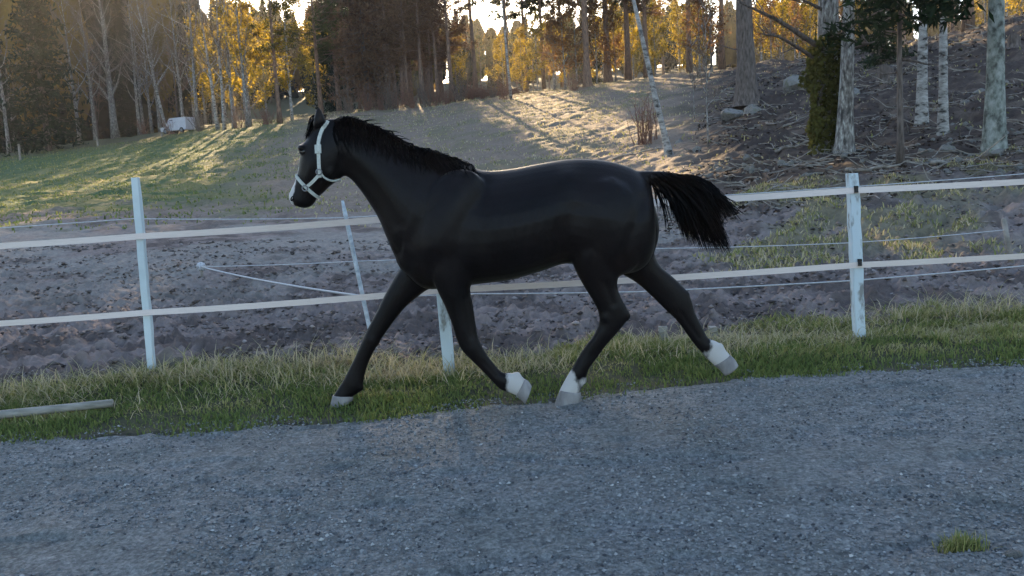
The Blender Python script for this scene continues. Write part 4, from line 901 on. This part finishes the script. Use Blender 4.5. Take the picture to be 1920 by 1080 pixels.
# far front leg reaching forward
loft(hb, [(770, 455, 850, 470, .10, F_), (752, 498, 822, 530, .085, F_), (738, 522, 796, 547, .07, F_), (720, 555, 764, 573, .058, F_), (706, 584, 741, 600, .050, F_), (689, 616, 720, 629, .045, F_), (676, 645, 703, 656, .042, F_),
          (664, 672, 691, 681, .034, F_), (655, 690, 685, 701, .032, F_), (644, 711, 682, 717, .038, F_), (634, 727, 680, 731, .037, F_), (625, 741, 664, 742, .040, F_), (622, 747, 660, 747, .040, F_)], 5, 20)
# near front leg folded back
loft(hb, [(800, 460, 905, 470, .11, N_), (806, 505, 890, 518, .10, N_), (820, 545, 882, 542, .085, N_), (834, 574, 887, 570, .065, N_), (847, 608, 892, 604, .054, N_), (857, 640, 897, 632, .050, N_), (868, 660, 905, 650, .046, N_),
          (888, 680, 916, 668, .036, N_), (906, 698, 928, 683, .031, N_), (924, 717, 941, 697, .032, N_), (938, 731, 956, 699, .036, N_), (953, 736, 972, 701, .034, N_), (966, 741, 981, 707, .037, N_), (972, 742, 986, 714, .036, N_)], 5, 20)
# near hind leg under the body
loft(hb, [(1065, 430, 1195, 420, .13, N_), (1068, 475, 1178, 470, .12, N_), (1078, 506, 1163, 506, .095, N_), (1094, 536, 1158, 536, .072, N_), (1110, 562, 1166, 560, .056, N_), (1120, 582, 1176, 578, .050, N_), (1123, 603, 1176, 600, .046, N_),
          (1112, 628, 1156, 626, .038, N_), (1096, 650, 1137, 648, .034, N_), (1081, 674, 1120, 671, .034, N_), (1071, 692, 1105, 692, .038, N_), (1061, 708, 1099, 712, .037, N_), (1051, 727, 1090, 730, .040, N_), (1047, 736, 1088, 738, .042, N_)], 5, 20)
# far hind leg stretched back
loft(hb, [(1110, 440, 1222, 420, .12, F_), (1135, 485, 1224, 465, .11, F_), (1162, 511, 1238, 497, .085, F_), (1194, 531, 1262, 519, .062, F_), (1226, 560, 1285, 541, .050, F_), (1248, 582, 1297, 562, .045, F_), (1270, 603, 1303, 584, .038, F_),
          (1288, 628, 1316, 610, .033, F_), (1303, 648, 1328, 633, .034, F_), (1313, 659, 1344, 640, .038, F_), (1324, 672, 1356, 650, .036, F_), (1338, 684, 1366, 662, .039, F_), (1344, 689, 1371, 668, .040, F_)], 5, 20)
ell(hb, 968, 703, .030, .030, .022, N_, .1); ell(hb, 1093, 712, .024, .032, .030, N_, .8); ell(hb, 1350, 649, .030, .030, .022, F_, -.5); ell(hb, 676, 726, .024, .032, .03, F_, 0)
ell(hb, 884, 652, .052, .052, .056, N_, 0); ell(hb, 1172, 590, .034, .034, .045, N_, .4); ell(hb, 1138, 594, .05, .05, .06, N_, 0); ell(hb, 1284, 556, .034, .032, .045, F_, -.5); ell(hb, 1266, 570, .05, .048, .06, F_, 0); ell(hb, 698, 636, .056, .052, .06, F_, 0)
ell(hb, 945, 716, .038, .040, .038, N_, 0); ell(hb, 1084, 700, .042, .042, .042, N_, 0); ell(hb, 1333, 653, .042, .040, .040, F_, 0); ell(hb, 663, 722, .042, .042, .042, F_, 0)
# tail dock
loft(hb, [(1190, 320, 1206, 352, .05, Y0), (1220, 320, 1226, 346, .042, Y0), (1255, 322, 1255, 344, .034, Y0), (1290, 336, 1285, 354, .02, Y0)], 5, 14)
raw = hb.mesh('horse_raw', [])
tmp = link('horse_raw', raw)
md = tmp.modifiers.new('r', 'REMESH'); md.mode = 'VOXEL'; md.voxel_size = .0118; md.use_smooth_shade = True
ms = tmp.modifiers.new('s', 'SMOOTH'); ms.factor = .5; ms.iterations = 4
dg = bpy.context.evaluated_depsgraph_get(); ev = tmp.evaluated_get(dg); bodym = bpy.data.meshes.new_from_object(ev)
bpy.data.objects.remove(tmp); bpy.data.meshes.remove(raw); bodym.name = 'horse_body'
co = np.zeros(len(bodym.vertices) * 3, np.float32); bodym.vertices.foreach_get('co', co); co = co.reshape(-1, 3)
# muscle relief: ridges (+) and grooves (-) along lines on both flanks
nv = np.zeros(len(co) * 3, np.float32); bodym.vertices.foreach_get('normal', nv); nv = nv.reshape(-1, 3)
dc = co - CAM; zc = dc @ _FW; vx = 960 + F * (dc @ _RC) / zc; vy = 540 - F * (dc @ _UC) / zc; dsp = np.zeros(len(co))
def crease(line, sg, amp):
    global dsp; L = np.array(line, float); L = np.vstack([L, L + .01]) if len(L) == 1 else L; best = np.full(len(co), 1e9)
    for a, b_ in zip(L[:-1], L[1:]):
        ab = b_ - a; t = np.clip(((vx - a[0]) * ab[0] + (vy - a[1]) * ab[1]) / (ab @ ab + 1e-9), 0, 1); best = np.minimum(best, np.hypot(vx - a[0] - t * ab[0], vy - a[1] - t * ab[1]))
    dsp += amp * np.exp(-.5 * (best / sg) ** 2)
crease([(885, 328), (850, 400), (815, 465)], 16, .014); crease([(910, 345), (900, 430), (890, 500)], 11, -.014); crease([(858, 465), (878, 485)], 22, .014); crease([(852, 330), (800, 400), (765, 455)], 10, -.010)
crease([(658, 312), (700, 352), (742, 420)], 8, -.009); crease([(1078, 395), (1060, 440), (1072, 478)], 16, -.020); crease([(1066, 335)], 14, .016); crease([(1206, 372), (1188, 430), (1168, 490)], 8, -.014)
crease([(1092, 478)], 18, .014); crease([(1120, 360), (1150, 420)], 20, .008); crease([(640, 298), (629, 333)], 5, -.008); crease([(588, 296), (577, 330)], 4, .006); crease([(815, 480), (790, 525)], 9, -.010); crease([(735, 470), (770, 490)], 10, -.008)
crease([(848, 560), (862, 620)], 6, .006); crease([(872, 560), (884, 630)], 4, -.007); crease([(1135, 530), (1150, 570)], 4, -.009); crease([(1100, 655), (1125, 625)], 4, .004); crease([(1112, 668), (1140, 636)], 3, -.006); crease([(1278, 588), (1310, 634)], 3, -.005); crease([(690, 690), (712, 640)], 3, -.005); crease([(908, 680), (930, 705)], 3, -.005)
for k in range(7): crease([(938 + k * 19, 385), (930 + k * 19, 440), (934 + k * 19, 485)], 4.5, -.0035)
co = co + nv * (dsp * sstep(.25, .7, np.abs(nv[:, 1])))[:, None]
bodym.vertices.foreach_set('co', co.astype(np.float32).ravel()); bodym.update()
wh = np.zeros(len(co))
def white(px, py, Y, r, soft=.03):
    global wh; d = np.linalg.norm(co - P(px, py, Y), axis=1); wh = np.maximum(wh, 1 - sstep(r - soft, r + soft, d))
for a in [(976, 722, N_, .095), (988, 712, N_, .09), (962, 708, N_, .05), (1062, 726, N_, .085), (1070, 706, N_, .045), (1090, 714, N_, .035), (1055, 735, N_, .09), (1348, 664, F_, .085), (1362, 670, F_, .10), (1340, 645, F_, .045), (1326, 660, F_, .03)]: white(*a)
# star, stripe and white muzzle tip: only the front of the face
for px, py, r in [(561, 300, .026), (558, 315, .028), (556, 330, .030), (551, 345, .036), (545, 357, .054), (540, 368, .060), (543, 381, .050)]: white(px, py, HY, r, .016)
at = bodym.attributes.new('white', 'FLOAT', 'POINT'); at.data.foreach_set('value', wh.astype(np.float32))
bodym.materials.clear(); bodym.materials.append(MAT['coat'])
bodym.polygons.foreach_set('use_smooth', np.ones(len(bodym.polygons), bool))
horse = bpy.data.objects.new('horse', None); COL.objects.link(horse); hc = P(930, 760, HY); horse.location = (hc[0], HY, hz(hc[0], HY))
tag(horse, 'black horse with white pasterns trotting left along the fence', 'horse')
OFF = np.array(horse.location)
def hpart(name, me, parent=horse):
    o = link(name, me, parent); 
    if parent is horse: o.location = tuple(-OFF)
    return o
hpart('body', bodym)
BV = BVHTree.FromPolygons([tuple(v) for v in co], [tuple(p.vertices) for p in bodym.polygons])
def surf(px, py, side=-1):
    """point on the skin seen at this place, from the near (-1) or the far (+1) side"""
    c = P(px, py, HY); o = Vector((c[0], HY + side * 1.0, c[2])); h = BV.ray_cast(o, Vector((0, -side, 0)))
    return (None, None) if h[0] is None else (np.array(h[0]), np.array(h[1]))
# hooves
def hoof(name, st):
    b = MB(); loft(b, st, 4, 18); hpart(name, b.mesh(name, [MAT['hoof']], True))
hoof('hoof', [(624, 741, 662, 742, .044, F_), (621, 752, 662, 749, .047, F_), (617, 766, 656, 756, .050, F_)])
hoof('hoof', [(967, 742, 984, 710, .040, N_), (975, 748, 992, 716, .044, N_), (984, 757, 997, 724, .048, N_)])
hoof('hoof', [(1050, 731, 1089, 736, .046, N_), (1044, 746, 1089, 748, .050, N_), (1038, 764, 1084, 764, .055, N_)])
hoof('hoof', [(1338, 685, 1368, 665, .042, F_), (1349, 693, 1377, 673, .045, F_), (1358, 704, 1384, 684, .049, F_)])
# eyes, nostrils
for s in (-1, 1):
    q, nn = surf(571, 286, s)
    if q is not None:
        b = MB(); bm = bmesh.new(); bmesh.ops.create_uvsphere(bm, u_segments=14, v_segments=10, radius=.019); V = np.array([v.co[:] for v in bm.verts]); Fc = [[v.index for v in f.verts] for f in bm.faces]; bm.free()
        b.add(V * [1.15, .8, .95] + q - nn * .008, [f for f in Fc if len(f) == 4], [f for f in Fc if len(f) == 3]); hpart('eye', b.mesh('eye', [MAT['eye']], True))
    q, nn = surf(551, 372, s)
    if q is not None:
        b = MB(); th = np.linspace(0, 6.2832, 15); u = np.array([.5, 0, .86]); v = np.cross(nn, u); v /= np.linalg.norm(v)
        b.tube(q + .014 * np.cos(th)[:, None] * u + .008 * np.sin(th)[:, None] * v, .0045, 6); hpart('nostril', b.mesh('nostril', [MAT['hair']], True))
# hair
def lock(mb, p, w, seed, tint):
    """a flat tapered lock of hair with a ridge"""
    p = np.asarray(p); n = len(p); t = np.gradient(p, axis=0); t /= np.linalg.norm(t, axis=1)[:, None] + 1e-9
    s = np.cross(t, np.random.default_rng(seed).normal(size=3)); s /= np.linalg.norm(s, axis=1)[:, None] + 1e-9; u = np.cross(t, s)
    ww = w * np.clip(np.sin(np.linspace(.6, 3.05, n)), .04, 1)[:, None]
    V = np.stack([p - s * ww, p + u * ww * .5, p + s * ww], 1).reshape(-1, 3); k = np.arange(n - 1)[:, None] * 3
    mb.add(V, np.concatenate([np.array([[0, 1, 4, 3]]) + k, np.array([[1, 2, 5, 4]]) + k, np.array([[2, 0, 3, 5]]) + k]), tint=tint)
g = np.random.default_rng(500); tb = MB()
ends = [(1232, 395), (1240, 430), (1258, 440), (1285, 452), (1305, 462), (1325, 468), (1345, 472), (1365, 474), (1366, 455), (1352, 430), (1362, 415), (1372, 404), (1380, 402), (1368, 388), (1350, 372)]
for k in range(2700):
    r = g.random() if g.random() < .45 else min(max(g.normal(.52, .2), 0), .999); f = r * (len(ends) - 1); i0 = int(f); fr = f - i0; en = np.array(ends[i0]) * (1 - fr) + np.array(ends[min(i0 + 1, len(ends) - 1)]) * fr
    if r < .20 and g.random() < .90: continue
    root = np.array([1208 + 70 * r ** .8 + g.normal(0, 5), 331 + 8 * r + g.normal(0, 5)]); short = rnd(g, .58, 1.06); en = root + (en - root) * short
    mid = np.array([root[0] * .52 + en[0] * .48 + 10 + 16 * r, root[1] * .62 + en[1] * .38 - 16 * r - 4])
    yo = g.normal(0, .028); ye = g.normal(0, .07)
    B = np.array([root, mid, en]); t = np.linspace(0, 1, 8)[:, None]; c2 = (1 - t) ** 2 * B[0] + 2 * t * (1 - t) * B[1] + t * t * B[2]
    c2 = c2 + g.normal(0, 1.6, c2.shape) * t
    lock(tb, [P(q[0], q[1], HY + yo * (1 - s) + ye * s) for q, s in zip(c2, t[:, 0])], rnd(g, .0024, .0058), k, rnd(g, 0, 1) ** 3)
for k in range(26):
    s0 = np.array([1330 + g.normal(0, 8), 358 + g.normal(0, 6)]); e0 = np.array([1383 + g.normal(0, 8), 402 + g.normal(0, 8)]); t = np.linspace(0, 1, 7)[:, None]
    m0 = (s0 + e0) / 2 + [8, -2]; c2 = (1 - t) ** 2 * s0 + 2 * t * (1 - t) * m0 + t * t * e0
    lock(tb, [P(q[0], q[1], HY + g.normal(0, .01)) for q in c2], .0035, 900 + k, .3)
hpart('tail', tb.mesh('tail', [MAT['hair']], False))
mbn = MB(); crest = np.array([(622, 222), (645, 217), (668, 222), (700, 236), (730, 252), (765, 269), (800, 280), (830, 288), (860, 300), (890, 316)], float)
for k in range(900):
    r = g.random(); f = r * (len(crest) - 1); i0 = int(f); c = crest[i0] * (1 - f + i0) + crest[min(i0 + 1, 9)] * (f - i0)
    L = rnd(g, 15, 62) * (1 - .85 * r ** 1.5); up = rnd(g, -3, 1) + 3 * max(0, math.sin(r * 21))
    a0 = P(c[0], c[1] + 4, HY + g.normal(0, .012)) if r < .93 else None
    if a0 is None: continue
    a1 = P(c[0] + 10 + g.normal(0, 4), c[1] - up + 5, HY - .02 + g.normal(0, .02))
    q, nn = surf(c[0] + 14 + g.normal(0, 6), c[1] + 12 + .3 * L, -1); q2, n2_ = surf(c[0] + 22 + g.normal(0, 8), c[1] + 18 + L, -1)
    if q is None or q2 is None: continue
    if r < .5 and g.random() < .03:
        e1 = P(c[0] + 34 + g.normal(0, 10), c[1] + 6 + g.normal(0, 5), HY + g.normal(0, .03)); lock(mbn, catmull([a0, a1, (a1 + e1) / 2 + [0, 0, .008], e1], 3), rnd(g, .003, .007), 2000 + k, rnd(g, 0, 1) ** 2); continue
    lock(mbn, catmull([a0, a1, q + nn * .009, q2 + n2_ * .005], 3), rnd(g, .003, .006), 2000 + k, rnd(g, 0, 1) ** 3)
hpart('mane', mbn.mesh('mane', [MAT['hair']], False))
fb = MB()
for k in range(90):
    a0 = P(606 + g.normal(0, 5), 222 + g.normal(0, 3), HY + g.normal(0, .02)); a1 = P(590 + g.normal(0, 4), 228 + g.normal(0, 4), HY + g.normal(0, .025))
    a2 = P(576 + g.normal(0, 3), 258 + g.normal(0, 6), HY + g.normal(0, .03)); lock(fb, catmull([a0, a1, a2], 4), rnd(g, .003, .007), 4000 + k, rnd(g, 0, 1) ** 3)
hpart('forelock', fb.mesh('forelock', [MAT['hair']], False))

# ------------------------------------------------------------------ halter
hal = bpy.data.objects.new('halter', None); COL.objects.link(hal); c = P(604, 315, HY); hal.location = tuple(c); tag(hal, 'pale green webbing halter on the head of the black horse', 'halter'); HO = -c
def strap(name, pts, nrm, w=.024, th=.004):
    pts = np.asarray(pts); nrm = np.asarray(nrm); nrm = nrm / (np.linalg.norm(nrm, axis=1)[:, None] + 1e-9); t = np.gradient(pts, axis=0); t /= np.linalg.norm(t, axis=1)[:, None] + 1e-9
    s = np.cross(t, nrm); s /= np.linalg.norm(s, axis=1)[:, None] + 1e-9; n = len(pts); b = MB()
    V = np.stack([pts - s * w / 2 - nrm * th, pts + s * w / 2 - nrm * th, pts + s * w / 2 + nrm * th, pts - s * w / 2 + nrm * th], 1).reshape(-1, 3)
    i, j = np.meshgrid(np.arange(n - 1), np.arange(4), indexing='ij'); jj = (j + 1) % 4
    b.add(V, np.stack([i * 4 + j, i * 4 + jj, (i + 1) * 4 + jj, (i + 1) * 4 + j], -1).reshape(-1, 4), [[0, 1, 2, 3]], [[4 * n - 1, 4 * n - 2, 4 * n - 3, 4 * n - 4]])
    return link(name, b.mesh(name, [MAT['halter']], False), hal, tuple(HO))
def sidepath(px, side, n=5):
    c = catmull(px, n); pp = []; nn = []
    for x, y in c:
        q, v = surf(x, y, side)
        if q is not None: pp.append(q + v * .006); nn.append(v)
    return pp, nn
def ring(px0, px1, n=40):
    """closed loop round the head in the plane through two profile points"""
    a, b_ = P(*px0, HY), P(*px1, HY); m = (a + b_) / 2; u = (b_ - a) / np.linalg.norm(b_ - a); pp = []; nn = []
    for k in range(n + 1):
        th = 2 * math.pi * k / n; d = u * math.cos(th) + np.array([0, 1.0, 0]) * math.sin(th); h = BV.ray_cast(Vector(m + d * .5), Vector(-d))
        if h[0] is not None: pp.append(np.array(h[0]) + np.array(h[1]) * .006); nn.append(np.array(h[1]))
    return pp, nn
strap('noseband', *ring((554, 326), (598, 370)), w=.020)
for s in (-1, 1):
    strap('cheek_strap', *sidepath([(605, 326), (592, 340), (577, 352)], s), w=.020)
    strap('crown_strap', *sidepath([(616, 229), (608, 245), (603, 268), (604, 300), (605, 332)], s), w=.022)
    strap('throat_strap', *sidepath([(605, 318), (612, 331), (626, 338), (640, 334)], s), w=.010)
    for (px, py, r) in ((604, 322, .018), (577, 352, .018)):
        q, nn = surf(px, py, s)
        if q is not None:
            b = MB(); th = np.linspace(0, 6.2832, 17); u = np.cross(nn, [0, 0, 1.]); u /= np.linalg.norm(u); v = np.cross(nn, u)
            b.tube(q + nn * .012 + r * (np.cos(th)[:, None] * u + np.sin(th)[:, None] * v), .004, 6, cap=False); link('ring', b.mesh('ring', [MAT['metal']], True), hal, tuple(HO))
    q, nn = surf(603, 281, s)
    if q is not None:
        b = MB(); u = np.array([1., 0, 0]); z = np.array([.05, 0, 1.]); R = np.stack([u, nn, np.cross(u, nn)], 1); b.box(q + nn * .013, (.040, .009, .055), R); b.box(q + nn * .019, (.026, .005, .036), R); link('buckle', b.mesh('buckle', [MAT['halter']]), hal, tuple(HO))
pp, nn = ring((616, 222), (650, 330), 40)
k = len(pp); top = [q for q in range(k) if pp[q][2] > P(612, 232, HY)[2]]
if len(top) > 4:
    a, z = sidepath([(617, 228), (618, 226)], -1); e1 = P(618, 222, HY) + [0, 0, .012]; 
    c1, c2 = surf(616, 231, -1)[0], surf(616, 231, 1)[0]
    if c1 is not None and c2 is not None:
        t = np.linspace(0, 1, 12)[:, None]; arc = c1 * (1 - t) ** 2 + 2 * t * (1 - t) * (e1 + [0, 0, .02]) + c2 * t * t
        strap('poll_strap', arc + [0, 0, .004], np.tile([0, 0, 1.], (12, 1)) + (arc - P(616, 240, HY)) * 8, w=.026)

# ------------------------------------------------------------------ evening haze
b = MB(); b.box((0, 230, 22), (900, 700, 70)); hm = bpy.data.materials.new('evening_haze'); hm.use_nodes = True; n, l = hm.node_tree.nodes, hm.node_tree.links
n.remove(n['Principled BSDF']); pv = n.new('ShaderNodeVolumePrincipled'); pv.inputs['Color'].default_value = (0.9, 0.9, 0.92, 1); pv.inputs['Density'].default_value = 0.0002; pv.inputs['Anisotropy'].default_value = 0.45
l.new(pv.outputs[0], n['Material Output'].inputs['Volume']); tag(link('haze', b.mesh('haze', [hm])), 'thin evening haze hanging over the pasture and the wood', 'haze', None, 'stuff')
